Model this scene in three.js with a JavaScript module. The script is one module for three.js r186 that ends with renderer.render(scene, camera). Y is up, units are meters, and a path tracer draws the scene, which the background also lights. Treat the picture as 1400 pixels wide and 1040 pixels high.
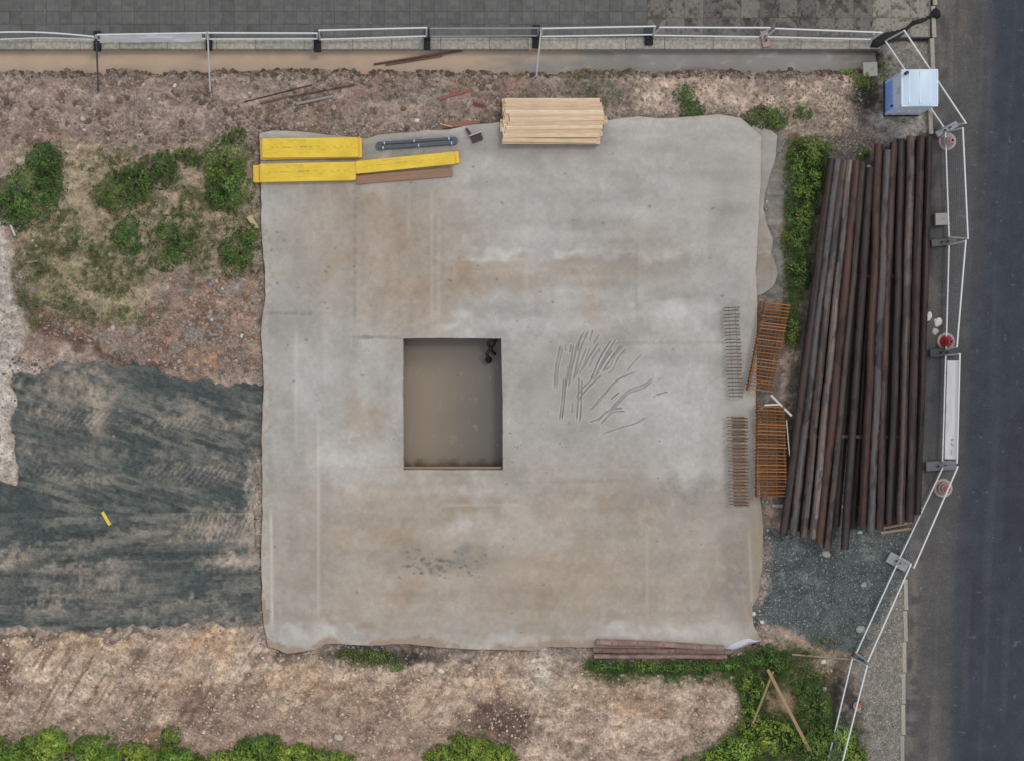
import * as THREE from 'three';
import { RoundedBoxGeometry } from 'three/addons/geometries/RoundedBoxGeometry.js';
import { mergeGeometries, toCreasedNormals } from 'three/addons/utils/BufferGeometryUtils.js';

// ---------------------------------------------------------------- camera, sky, sun, exposure
const CAMH = 48, FPX = 2112, NADIR = 440;            // metres above the ground; focal length and foot point in plan pixels (44 px = 1 m)
const TILT = Math.atan((520 - NADIR) / FPX), ct = Math.cos(TILT), st = Math.sin(TILT);
const scene = new THREE.Scene();
const camera = new THREE.PerspectiveCamera(2 * Math.atan(520 / FPX) * 180 / Math.PI, 1024 / 760, 0.5, 800);
camera.up.set(0, 0, -1);
camera.position.set(0, CAMH, 0);
camera.lookAt(0, 0, CAMH * Math.tan(TILT));

const SKY_W = 256, SKY_H = 128, skyData = new Float32Array(SKY_W * SKY_H * 4);
for (let j = 0; j < SKY_H; j++) for (let i = 0; i < SKY_W; i++) {
  const el = ((j + 0.5) / SKY_H - 0.5) * Math.PI, s = Math.max(0, Math.sin(el));
  const L = el < 0 ? 0.4 : 0.5 + 0.41 * s;                       // an even overcast sky, brighter overhead
  const o = (j * SKY_W + i) * 4;
  skyData[o] = L * 0.97; skyData[o + 1] = L * 0.995; skyData[o + 2] = L * 1.04; skyData[o + 3] = 1;
}
const sky = new THREE.DataTexture(skyData, SKY_W, SKY_H, THREE.RGBAFormat, THREE.FloatType);
sky.mapping = THREE.EquirectangularReflectionMapping; sky.magFilter = THREE.LinearFilter; sky.needsUpdate = true;
scene.background = sky; scene.environment = sky;
const sun = new THREE.DirectionalLight(new THREE.Color(1, 0.965, 0.91), 1.1);
sun.position.set(16, 40, -13); sun.target.position.set(0, 0, 2);
sun.castShadow = true; sun.shadow.radius = 26; sun.shadow.mapSize.set(4096, 4096);
Object.assign(sun.shadow.camera, { left: -26, right: 26, top: 26, bottom: -26, near: 1, far: 120 });
scene.add(sun, sun.target);
const renderer = new THREE.WebGLRenderer({ antialias: true });
renderer.toneMapping = THREE.LinearToneMapping;
renderer.toneMappingExposure = 0.92;
renderer.shadowMap.enabled = true;

// ---------------------------------------------------------------- plan helpers
function rng(seed) { let a = seed >>> 0; return () => { a = (a + 0x6D2B79F5) | 0; let t = Math.imul(a ^ (a >>> 15), 1 | a); t = (t + Math.imul(t ^ (t >>> 7), 61 | t)) ^ t; return ((t ^ (t >>> 14)) >>> 0) / 4294967296; }; }
const V = (x, y, z) => new THREE.Vector3(x, y, z);
function at(px, py, h = 0) {                         // plan pixel + height above datum -> metres
  const a = (px - 700) / FPX, b = (520 - py) / FPX;
  const dy = -ct - b * st, dz = st - b * ct, t = (h - CAMH) / dy;
  return V(a * t, h, dz * t);
}
function toPlan(x, z, h = 0) {
  const y = h - CAMH, zc = -y * ct + z * st;
  return [700 + FPX * x / zc, 520 - FPX * (-y * st - z * ct) / zc];
}
const clamp = (v, a = 0, b = 1) => v < a ? a : v > b ? b : v;
const ss = (a, b, v) => { const t = clamp((v - a) / (b - a)); return t * t * (3 - 2 * t); };
const lerp = (a, b, t) => a + (b - a) * t;

// value noise
const NT = 256, ntab = new Float32Array(NT * NT);
{ const r = rng(11); for (let i = 0; i < ntab.length; i++) ntab[i] = r(); }
function vn(x, y) {
  const xf = Math.floor(x), yf = Math.floor(y); let fx = x - xf, fy = y - yf;
  fx = fx * fx * (3 - 2 * fx); fy = fy * fy * (3 - 2 * fy);
  const x0 = xf & 255, x1 = (xf + 1) & 255, y0 = (yf & 255) << 8, y1 = ((yf + 1) & 255) << 8;
  const a = ntab[y0 + x0], b = ntab[y0 + x1], c = ntab[y1 + x0], d = ntab[y1 + x1];
  return a + (b - a) * fx + (c - a) * fy + (a - b - c + d) * fx * fy;
}
function fbm(x, y, o = 4) { let s = 0, a = 0.5, n = 0; for (let i = 0; i < o; i++) { s += a * vn(x, y); n += a; a *= 0.5; x = x * 2.03 + 17.3; y = y * 2.03 + 9.1; } return s / n; }

// soft region masks on a coarse plan grid
const MX = -240, MY = -240, MS = 4, MW = 480, MH = 400;
function mask(poly, soft = 6) {
  const m = new Float32Array(MW * MH), n = poly.length;
  for (let j = 0; j < MH; j++) for (let i = 0; i < MW; i++) {
    const x = MX + i * MS, y = MY + j * MS; let d = 1e9, inside = false;
    for (let k = 0, l = n - 1; k < n; l = k++) {
      const [ax, ay] = poly[l], [bx, by] = poly[k];
      const ex = bx - ax, ey = by - ay, t = clamp(((x - ax) * ex + (y - ay) * ey) / (ex * ex + ey * ey || 1));
      d = Math.min(d, (x - ax - ex * t) ** 2 + (y - ay - ey * t) ** 2);
      if ((ay > y) !== (by > y) && x < (bx - ax) * (y - ay) / (by - ay) + ax) inside = !inside;
    }
    d = Math.sqrt(d) * (inside ? 1 : -1);
    m[j * MW + i] = ss(-soft, soft, d);
  }
  return m;
}
function blobs(list, soft = 0.5) {                   // [x, y, rx, ry, strength]
  const m = new Float32Array(MW * MH);
  for (const [cx, cy, rx, ry = rx, s = 1] of list) for (let j = 0; j < MH; j++) for (let i = 0; i < MW; i++) {
    const d = Math.hypot((MX + i * MS - cx) / rx, (MY + j * MS - cy) / ry);
    if (d < 1 + soft) m[j * MW + i] = Math.max(m[j * MW + i], s * (1 - ss(1 - soft, 1 + soft, d)));
  }
  return m;
}
function S(m, px, py) {
  const x = clamp((px - MX) / MS, 0, MW - 1.01), y = clamp((py - MY) / MS, 0, MH - 1.01), i = x | 0, j = y | 0, fx = x - i, fy = y - j, o = j * MW + i;
  return (m[o] * (1 - fx) + m[o + 1] * fx) * (1 - fy) + (m[o + MW] * (1 - fx) + m[o + MW + 1] * fx) * fy;
}

// names, things, parts
const taken = {};
function numbered(name) { const k = taken[name] = (taken[name] ?? -1) + 1; return k ? `${name}_${String(k).padStart(3, '0')}` : name; }
function tag(o, label, category, group) { Object.assign(o.userData, { label, category }); if (group) o.userData.group = group; return o; }
function thing(name, label, category, pos, turn = 0, group) {
  const o = new THREE.Group(); o.name = numbered(name); o.position.copy(pos); o.rotation.y = turn; scene.add(o);
  return tag(o, label, category, group);
}
function shade(m) { m.castShadow = m.receiveShadow = true; return m; }
function part(parent, name, geo, mat) { const m = shade(new THREE.Mesh(geo, mat)); m.name = name; parent.add(m); return m; }
function single(name, label, category, geo, mat, pos, group) {
  const m = shade(new THREE.Mesh(geo, mat)); m.name = numbered(name); if (pos) m.position.copy(pos); scene.add(m);
  return tag(m, label, category, group);
}
function struct(name, geo, mat) { const m = shade(new THREE.Mesh(geo, mat)); m.name = name; m.userData.kind = 'structure'; scene.add(m); return m; }
function merged(list) { return mergeGeometries(list.map(g => g.index ? g.toNonIndexed() : g)); }
function rod(a, b, r, seg = 8, r2 = r) {             // a bar between two points
  const d = V().subVectors(b, a), g = new THREE.CylinderGeometry(r2, r, d.length(), seg, 1);
  g.applyQuaternion(new THREE.Quaternion().setFromUnitVectors(V(0, 1, 0), d.clone().normalize()));
  const m = a.clone().add(b).multiplyScalar(0.5); return g.translate(m.x, m.y, m.z);
}
function plankGeo(len, hgt, wid, bev = 0.008) { return new RoundedBoxGeometry(len, hgt, wid, 1, bev); }
const nth = n => { const u = ['', 'first', 'second', 'third', 'fourth', 'fifth', 'sixth', 'seventh', 'eighth', 'ninth', 'tenth', 'eleventh', 'twelfth', 'thirteenth', 'fourteenth', 'fifteenth', 'sixteenth', 'seventeenth', 'eighteenth', 'nineteenth']; n++; return n < 20 ? u[n] : n === 20 ? 'twentieth' : n < 30 ? 'twenty-' + u[n - 20] : n === 30 ? 'thirtieth' : 'thirty-' + u[n - 30]; };
const ord = n => ['first', 'second', 'third', 'fourth', 'fifth', 'sixth', 'seventh', 'eighth', 'ninth', 'tenth', 'eleventh', 'twelfth', 'thirteenth', 'fourteenth', 'fifteenth', 'sixteenth'][n];

// textures
const toByte = v => v < 0 ? 0 : v > 255 ? 255 : v;
function texture(w, h, fn, srgb = true) {            // fn(i, j, out) writes 0..255
  const d = new Uint8Array(w * h * 4), c = [0, 0, 0];
  for (let j = 0; j < h; j++) for (let i = 0; i < w; i++) { fn(i, j, c); const o = (j * w + i) * 4; d[o] = toByte(c[0]); d[o + 1] = toByte(c[1]); d[o + 2] = toByte(c[2]); d[o + 3] = 255; }
  return finish(d, w, h, srgb);
}
function finish(d, w, h, srgb) {
  const t = new THREE.DataTexture(d, w, h); t.magFilter = THREE.LinearFilter; t.minFilter = THREE.LinearMipmapLinearFilter; t.generateMipmaps = true;
  t.wrapS = t.wrapT = THREE.MirroredRepeatWrapping; if (srgb) t.colorSpace = THREE.SRGBColorSpace; t.needsUpdate = true; return t;
}
const mix3 = (c, k, t) => { c[0] += (k[0] - c[0]) * t; c[1] += (k[1] - c[1]) * t; c[2] += (k[2] - c[2]) * t; };
const mat = (hex, roughness = 0.85, extra = {}) => new THREE.MeshStandardMaterial({ color: hex, roughness, ...extra });

// ---------------------------------------------------------------- plan regions
const SLAB = [[355, 183], [372, 178], [430, 182], [500, 190], [520, 184], [600, 178], [690, 166], [760, 168], [830, 165], [872, 159], [912, 162], [945, 160], [985, 157], [1012, 162], [1026, 174], [1040, 186],
  [1040, 240], [1038, 300], [1035, 350], [1034, 390], [1035, 440], [1034, 500], [1033, 545], [1035, 600], [1039, 670], [1043, 720], [1042, 780], [1036, 812], [1028, 832], [1031, 855], [1041, 876], [1010, 886], [985, 894], [900, 893], [810, 884], [752, 884], [728, 889], [660, 887], [612, 885], [560, 880], [505, 882], [446, 879], [430, 887], [392, 893], [366, 884],
  [359, 830], [357, 760], [359, 690], [358, 600], [361, 520], [357, 458], [363, 405], [361, 365], [358, 330], [356, 250]];
const PIT = [[550, 462], [686, 462], [688, 643], [551, 643]];
const roadEdge = py => { const k = [[-400, 1288], [0, 1281], [150, 1276], [560, 1259], [790, 1243], [1040, 1237], [1500, 1232]]; for (let i = 1; i < k.length; i++) if (py <= k[i][0]) return lerp(k[i - 1][1], k[i][1], clamp((py - k[i - 1][0]) / (k[i][0] - k[i - 1][0]))); return 1232; };
const M = {
  slab: mask(SLAB, 5), slabWide: mask(SLAB, 12),
  pit: mask([[535, 447], [701, 447], [703, 658], [536, 658]], 6),
  weeds: mask([[18, 205], [70, 190], [140, 205], [260, 200], [345, 200], [352, 370], [290, 372], [215, 385], [180, 455], [90, 430], [35, 395]], 22),
  mound: mask([[22, 200], [345, 190], [352, 500], [280, 505], [150, 482], [60, 440], [26, 395]], 16),
  red: mask([[230, 375], [350, 375], [352, 510], [250, 505], [160, 485], [60, 445], [40, 430], [90, 430], [180, 460]], 14),
  pale: mask([[-300, 300], [10, 300], [20, 400], [40, 450], [20, 520], [22, 600], [30, 640], [10, 668], [-300, 668]], 12),
  mat: mask([[10, 520], [60, 486], [150, 498], [300, 514], [357, 535], [357, 850], [220, 864], [-300, 864], [-300, 655], [30, 655]], 8),
  bank: mask([[-300, 868], [240, 862], [352, 858], [375, 892], [520, 900], [740, 892], [806, 925], [1000, 925], [1012, 985], [930, 1035], [700, 1060], [-300, 1060]], 10),
  bankLow: mask([[-300, 985], [150, 975], [240, 985], [330, 950], [480, 975], [620, 990], [650, 950], [710, 965], [720, 1060], [-300, 1060]], 16),
  dark: blobs([[690, 985, 42, 34], [640, 1000, 40, 18, .5], [270, 955, 26, 30, .6], [8, 905, 12, 40, .8], [215, 1005, 16, 18, .7], [485, 965, 60, 14, .4]]),
  gravel: mask([[1046, 722], [1100, 735], [1260, 700], [1248, 770], [1196, 862], [1172, 898], [1120, 885], [1085, 862], [1036, 858], [1032, 835], [1050, 800]], 8),
  verge: mask([[1238, 790], [1236, 1300], [1160, 1300], [1178, 960], [1178, 905], [1200, 850]], 7),
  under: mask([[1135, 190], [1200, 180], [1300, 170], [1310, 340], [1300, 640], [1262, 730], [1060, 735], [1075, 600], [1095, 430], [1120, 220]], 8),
  gap: mask([[1036, 178], [1078, 182], [1082, 330], [1072, 420], [1062, 560], [1050, 700], [1030, 700], [1020, 500]], 6),
  sand: mask([[870, 110], [1020, 115], [1150, 105], [1172, 118], [1185, 165], [1205, 180], [1195, 205], [1150, 215], [1120, 195], [1060, 170], [1030, 155], [870, 155]], 10),
  concretePatch: mask([[1200, 150], [1282, 150], [1272, 186], [1222, 190], [1203, 200], [1196, 190]], 4),
  cornerPatch: mask([[1204, 60], [1240, 46], [1277, 30], [1280, 150], [1215, 150], [1200, 110]], 5),
  lush: mask([[800, 905], [1015, 898], [1045, 878], [1100, 890], [1140, 930], [1180, 1000], [1186, 1300], [900, 1300], [960, 1040], [1018, 985], [1000, 928], [806, 926]], 9),
  lushBare: blobs([[1072, 960, 26, 18], [1125, 905, 40, 14, .7], [1110, 880, 30, 8, .6]]),
  track: mask([[238, 507], [250, 512], [352, 466], [350, 459]], 4), rimDark: mask([[22, 395], [34, 398], [60, 436], [130, 468], [200, 486], [240, 500], [228, 510], [120, 482], [50, 448], [24, 420]], 6),
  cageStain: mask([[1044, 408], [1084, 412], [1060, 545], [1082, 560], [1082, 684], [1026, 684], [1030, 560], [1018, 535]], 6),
  strip: mask([[1078, 190], [1135, 190], [1110, 300], [1092, 420], [1088, 470], [1074, 470], [1072, 400], [1076, 300]], 8),
  hole: blobs([[1186, 140, 20, 22], [1147, 945, 20, 28], [1158, 975, 18, 20, .9], [525, 892, 70, 9, .8], [1192, 84, 12, 10, .8]]),
  spill: blobs([[738, 905, 14, 26, .9], [740, 935, 34, 22, .35], [780, 940, 40, 16, .3]], 0.6),
  ochre: blobs([[280, 880, 40, 14], [240, 930, 40, 20, .5], [420, 930, 60, 20, .5], [560, 945, 90, 16, .5], [820, 945, 60, 14, .6], [860, 960, 60, 10, .7], [690, 935, 30, 12, .6], [100, 880, 80, 10, .4], [305, 490, 45, 8, .6], [215, 1008, 10, 12, .8]], 0.8),
  weedSoil: blobs([[80, 400, 60, 40, .7], [150, 360, 80, 40, .6], [45, 400, 24, 45, 1], [130, 430, 90, 16, .7], [300, 310, 60, 40, .5], [60, 350, 40, 22, .8], [1090, 160, 60, 14, .3], [820, 130, 30, 16, .3], [820, 100, 50, 6, .5], [1130, 905, 60, 20, .6]], 0.7),
  slabClear: mask(SLAB, 2),
};
// ground level, metres
function groundH(x, z) {
  const [px, py] = toPlan(x, z);
  const wob = (fbm(x * 0.9 + 5, z * 0.9, 3) - 0.5), fine = fbm(x * 4, z * 4, 3) - 0.5;
  let h = wob * 0.14 + fine * 0.07;
  const mound = S(M.mound, px + wob * 30, py + fine * 20);
  h += mound * (0.38 + wob * 0.35 + fine * 0.12);
  const bk = S(M.bank, px + wob * 40, py);
  h += bk * (0.32 * ss(866, 915, py) * (1 - ss(930, 1010, py) * 0.9) + fine * 0.16);
  h += bk * 0.12 * Math.abs(vn((px + (py - 870) * 0.45) / 26 , py / 120) - 0.5) * 2 * (1 - ss(500, 700, px));
  h = lerp(h, h * 0.35 - 0.01, S(M.mat, px, py));
  h = lerp(h, -0.02 + fine * 0.03, S(M.gravel, px, py));
  h = lerp(h, 0.05 + fine * 0.02, S(M.verge, px, py));
  h = lerp(h, -0.03 + fine * 0.04, Math.max(S(M.under, px, py), S(M.gap, px, py)));
  h -= S(M.hole, px, py) * 0.3;
  // bank above the ditch, ditch, footing of the paving
  const lip = 97 + (fbm(x * 2.2, 3.1, 3) - 0.5) * 14 + (vn(x * 9, 1.7) - 0.5) * 3;
  const inDitch = (1 - ss(1192, 1204, px)) * (1 - ss(lip - 4, lip + 3, py));
  h += 0.12 * (1 - ss(110, 190, py)) * ss(lip, lip + 10, py) * (1 - ss(1150, 1250, px));
  h = lerp(h, -0.75, inDitch);
  if (py < 60) h = lerp(-0.3, h, ss(50, 60, py) * (px > 1195 ? 1 : 0));
  h = lerp(h, -0.12, S(M.slabWide, px, py));
  h = lerp(h, -2.2, S(M.pit, px, py));
  const re = roadEdge(py); h = lerp(h, -0.14, ss(re - 3, re + 2, px));
  return h;
}

// ---------------------------------------------------------------- ground
const GX0 = -18, GX1 = 18.5, GZ0 = -12.5, GZ1 = 16.5, GTW = 2048, GTH = 1640;
{
  const dc = new Uint8Array(GTW * GTH * 4), db = new Uint8Array(GTW * GTH * 4), c = [0, 0, 0];
  for (let j = 0; j < GTH; j++) for (let i = 0; i < GTW; i++) {
    const x = lerp(GX0, GX1, (i + 0.5) / GTW), z = lerp(GZ0, GZ1, (j + 0.5) / GTH), [px, py] = toPlan(x, z);
    const n1 = fbm(x * 0.7 + 3, z * 0.7 + 8, 3), n2 = fbm(x * 2.6, z * 2.6 + 4, 3), n3 = fbm(x * 9 + 2, z * 9, 2), n4 = vn(x * 24, z * 24 + 7), n5 = vn(x * 41 + 9, z * 41);
    const wx = px + (n2 - 0.5) * 34 + (n3 - 0.5) * 14, wy = py + (vn(x * 2.3 + 40, z * 2.3) - 0.5) * 30 + (vn(x * 9 + 40, z * 9) - 0.5) * 10;
    let rough = 1;
    c[0] = 150; c[1] = 132; c[2] = 120;
    mix3(c, [124, 102, 90], ss(0.4, 0.68, n1 * 0.5 + n2 * 0.5));
    mix3(c, [168, 148, 132], ss(0.55, 0.75, n2) * 0.6);
    const top = 1 - ss(185, 215, wy);
    mix3(c, [143, 122, 112], top * 0.55);
    mix3(c, [112, 88, 76], top * ss(0.52, 0.7, n1) * 0.5);
    mix3(c, [172, 150, 133], S(M.sand, wx, wy) * 0.9);
    const wd = S(M.weeds, wx, wy); mix3(c, [150, 134, 108], wd * 0.85);
    mix3(c, [150, 120, 102], S(M.red, wx, wy) * (0.5 + 0.4 * n2));
    mix3(c, [104, 80, 68], S(M.red, wx, wy) * ss(0.46, 0.7, n2 * 0.6 + n1 * 0.4) * 0.7); mix3(c, [122, 120, 116], S(M.red, wx, wy) * ss(.58, .7, vn(x * 1.9 + 33, z * 1.9)) * .6);
    mix3(c, [184, 150, 120], S(M.track, px + (n2 - .5) * 6, py + (n2 - .5) * 6) * .7); mix3(c, [92, 68, 56], S(M.rimDark, wx, wy) * .7);
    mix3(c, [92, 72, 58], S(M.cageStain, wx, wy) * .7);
    mix3(c, [96, 98, 58], clamp(S(M.weedSoil, wx, wy) * ss(0.42, 0.66, n2 * 0.6 + n3 * 0.4) * 0.7));
    mix3(c, [120, 112, 104], ss(0.66, 0.75, vn(x * 1.3 + 70, z * 1.3)) * 0.45 * (1 - wd));
    mix3(c, [170, 161, 152], S(M.pale, wx, wy) * 0.9);
    const bk = S(M.bank, wx, wy);
    if (bk > 0.01) {
      const rill = vn((px + (py - 870) * 0.45) / 13, py / 90), rill2 = vn((px + (py - 870) * 0.6) / 5, py / 50);
      mix3(c, [181, 159, 140], bk * 0.88);
      const lf = 1 - ss(330, 520, px); mix3(c, [190, 164, 136], bk * ss(0.5, 0.75, rill) * (0.3 + .45 * lf));
      mix3(c, [112, 90, 76], bk * ss(0.52, 0.8, rill2 * (.35 + .3 * lf) + n2 * (.65 - .3 * lf)) * 0.7); mix3(c, [104, 84, 72], bk * ss(.5, .66, fbm(x * 1.3 + 44, z * 2.2, 3)) * .4);
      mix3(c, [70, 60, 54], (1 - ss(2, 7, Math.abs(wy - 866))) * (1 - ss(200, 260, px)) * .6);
      mix3(c, [140, 117, 103], S(M.bankLow, wx, wy) * 0.7);
      mix3(c, [88, 66, 56], S(M.dark, wx, wy) * 0.8);
    }
    mix3(c, [176, 134, 96], S(M.ochre, wx, wy) * 0.55 * (0.5 + n2));
    mix3(c, [112, 108, 102], S(M.gap, wx, wy) * 0.9); if (S(M.gap, px, py) > 0.5) rough = 0.45;
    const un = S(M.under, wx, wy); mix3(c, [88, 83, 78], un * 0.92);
    const gv = S(M.gravel, wx, wy);
    mix3(c, [78, 86, 86], gv * 0.96); mix3(c, [128, 130, 126], gv * ss(0.55, 0.75, n1 * .4 + n2 * .6) * 0.6); mix3(c, [48, 54, 55], gv * ss(0.55, 0.72, vn(x * 3 + 9, z * 3)) * 0.4);
    mix3(c, [124, 119, 112], S(M.verge, wx, wy) * 0.95);
    const ve = S(M.verge, wx, wy); mix3(c, [96, 92, 86], ve * ss(0.5, 0.7, n2) * 0.5);
    mix3(c, [136, 132, 126], S(M.concretePatch, wx, wy)); mix3(c, [122, 117, 108], S(M.cornerPatch, wx * .5 + px * .5, wy * .5 + py * .5));
    const lu = S(M.lush, wx, wy); mix3(c, [104, 98, 66], lu * 0.85); mix3(c, [120, 104, 84], lu * ss(.5, .66, n2) * .6); mix3(c, [140, 118, 100], S(M.lushBare, wx, wy) * 0.85);
    mix3(c, [92, 92, 58], S(M.strip, wx, wy) * 0.8);
    mix3(c, [40, 37, 34], S(M.hole, wx, wy) * 0.85);
    mix3(c, [190, 178, 162], clamp(S(M.spill, px * .6 + wx * .4, py * .6 + wy * .4) * 1.2));
    mix3(c, [172, 158, 144], S(M.mat, wx, wy) * 0.25);
    // strip of soil along the slab edge washed with cement
    const sm = fbm(x * 3.1 + 60 + (n2 - .5) * 3, z * 5.2, 3), g0 = (c[0] + c[1] + c[2]) / 3, soilish = 1 - Math.max(gv, ve, lu) * .8;
    for (let q = 0; q < 3; q++) c[q] = lerp(c[q], g0, 0.1 * soilish);
    const k = (n3 - 0.5) * 0.34 * rough + (n4 - 0.5) * 0.24 * rough + (n5 - 0.5) * 0.14 + (sm - .5) * .5 * soilish + (n1 - .5) * .12;  // grain low in the bump also darkened, painting crevice shade into the soil
    for (let q = 0; q < 3; q++) c[q] *= (1 + k) * (1 + .06 * soilish);
    const o = (j * GTW + i) * 4;
    dc[o] = toByte(c[0]); dc[o + 1] = toByte(c[1]); dc[o + 2] = toByte(c[2]); dc[o + 3] = 255;
    const b = toByte(128 + 255 * ((n3 - 0.5) * 0.7 + (n4 - 0.5) * 0.5 + (n5 - 0.5) * 0.2) * (0.35 + 0.65 * rough)); db[o] = db[o + 1] = db[o + 2] = b; db[o + 3] = 255;
  }
  const map = finish(dc, GTW, GTH, true), bump = finish(db, GTW, GTH, false);
  const xs = [], zs = [];
  for (const v of [-400, -250, -150, -90, -55, -36, -26, -21]) xs.push(v);
  for (let v = GX0; v <= GX1 + 1e-6; v += 0.085) xs.push(v);
  for (const v of [21, 26, 36, 55, 90, 150, 250, 400]) xs.push(v);
  for (const v of [-400, -250, -150, -90, -55, -36, -25, -18, -14]) zs.push(v);
  for (let v = GZ0; v <= GZ1 + 1e-6; v += 0.085) zs.push(v);
  for (const v of [19, 24, 34, 55, 90, 150, 250, 400]) zs.push(v);
  const nx = xs.length, nz = zs.length, pos = new Float32Array(nx * nz * 3), uv = new Float32Array(nx * nz * 2), idx = [];
  for (let j = 0; j < nz; j++) for (let i = 0; i < nx; i++) {
    const o = j * nx + i, x = xs[i], z = zs[j], far = Math.abs(x) > 24 || z > 20 || z < -16;
    pos[o * 3] = x; pos[o * 3 + 1] = far ? -0.45 : groundH(x, z); pos[o * 3 + 2] = z;
    uv[o * 2] = (x - GX0) / (GX1 - GX0); uv[o * 2 + 1] = (z - GZ0) / (GZ1 - GZ0);
    if (i < nx - 1 && j < nz - 1) idx.push(o, o + nx, o + 1, o + 1, o + nx, o + nx + 1);
  }
  const g = new THREE.BufferGeometry();
  g.setAttribute('position', new THREE.BufferAttribute(pos, 3)); g.setAttribute('uv', new THREE.BufferAttribute(uv, 2)); g.setIndex(idx); g.computeVertexNormals();
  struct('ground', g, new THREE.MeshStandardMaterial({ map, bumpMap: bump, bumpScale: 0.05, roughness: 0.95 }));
}

// ---------------------------------------------------------------- foundation slab with its pit
const SLAB_H = 0.14;
function roughOutline(poly, h, amp, step, seed) {    // plan polygon -> jittered world outline
  const out = [], n = poly.length;
  for (let k = 0; k < n; k++) {
    const [ax, ay] = poly[k], [bx, by] = poly[(k + 1) % n], L = Math.hypot(bx - ax, by - ay), m = Math.max(1, Math.round(L / step));
    for (let i = 0; i < m; i++) {
      const t = i / m, x = lerp(ax, bx, t), y = lerp(ay, by, t), j = (fbm(x / 34 + seed, y / 34, 4) - 0.5) * amp * 2.4 + (vn(x / 5 + seed, y / 5) - .5) * amp * .3;
      const p = at(x - (by - ay) / L * j, y + (bx - ax) / L * j, h); out.push(p);
    }
  }
  return out;
}
const GROOVES = [[[220, 180], [190, 330], [178, 480]], [[250, 195], [250, 235]], [[285, 195], [278, 245]], [[325, 180], [295, 330], [270, 480]], [[400, 100], [350, 210], [320, 330], [300, 440]], [[235, 400], [225, 560], [210, 690]],
  [[385, 215], [340, 330], [310, 400]], [[335, 400], [335, 520], [320, 690]], [[430, 100], [400, 180]], [[465, 130], [430, 190]], [[450, 205], [400, 280], [350, 370]], [[480, 220], [440, 270], [400, 350]], [[550, 160], [470, 290], [405, 440]],
  [[555, 230], [500, 310], [470, 360]], [[650, 210], [590, 280], [550, 360], [520, 380]], [[745, 255], [640, 370]], [[700, 375], [590, 420], [500, 510], [390, 640]], [[490, 385], [430, 440], [370, 500], [330, 560]],
  [[825, 400], [760, 450], [660, 490], [580, 570], [515, 640]], [[640, 620], [550, 635], [470, 710]], [[490, 660], [410, 695]], [[765, 660], [690, 705], [590, 735], [480, 775]], [[600, 500], [540, 550]], [[915, 495], [835, 515]], [[350, 130], [330, 240]], [[610, 195], [560, 260]], [[300, 560], [290, 640]], [[265, 330], [255, 440]]]
  .map(l => l.map(([x, y]) => { const p = at(720 + x / 4.727, 430 + y / 4.727, SLAB_H); return [p.x, p.z]; }));
let slabMap, slabBump;
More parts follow.
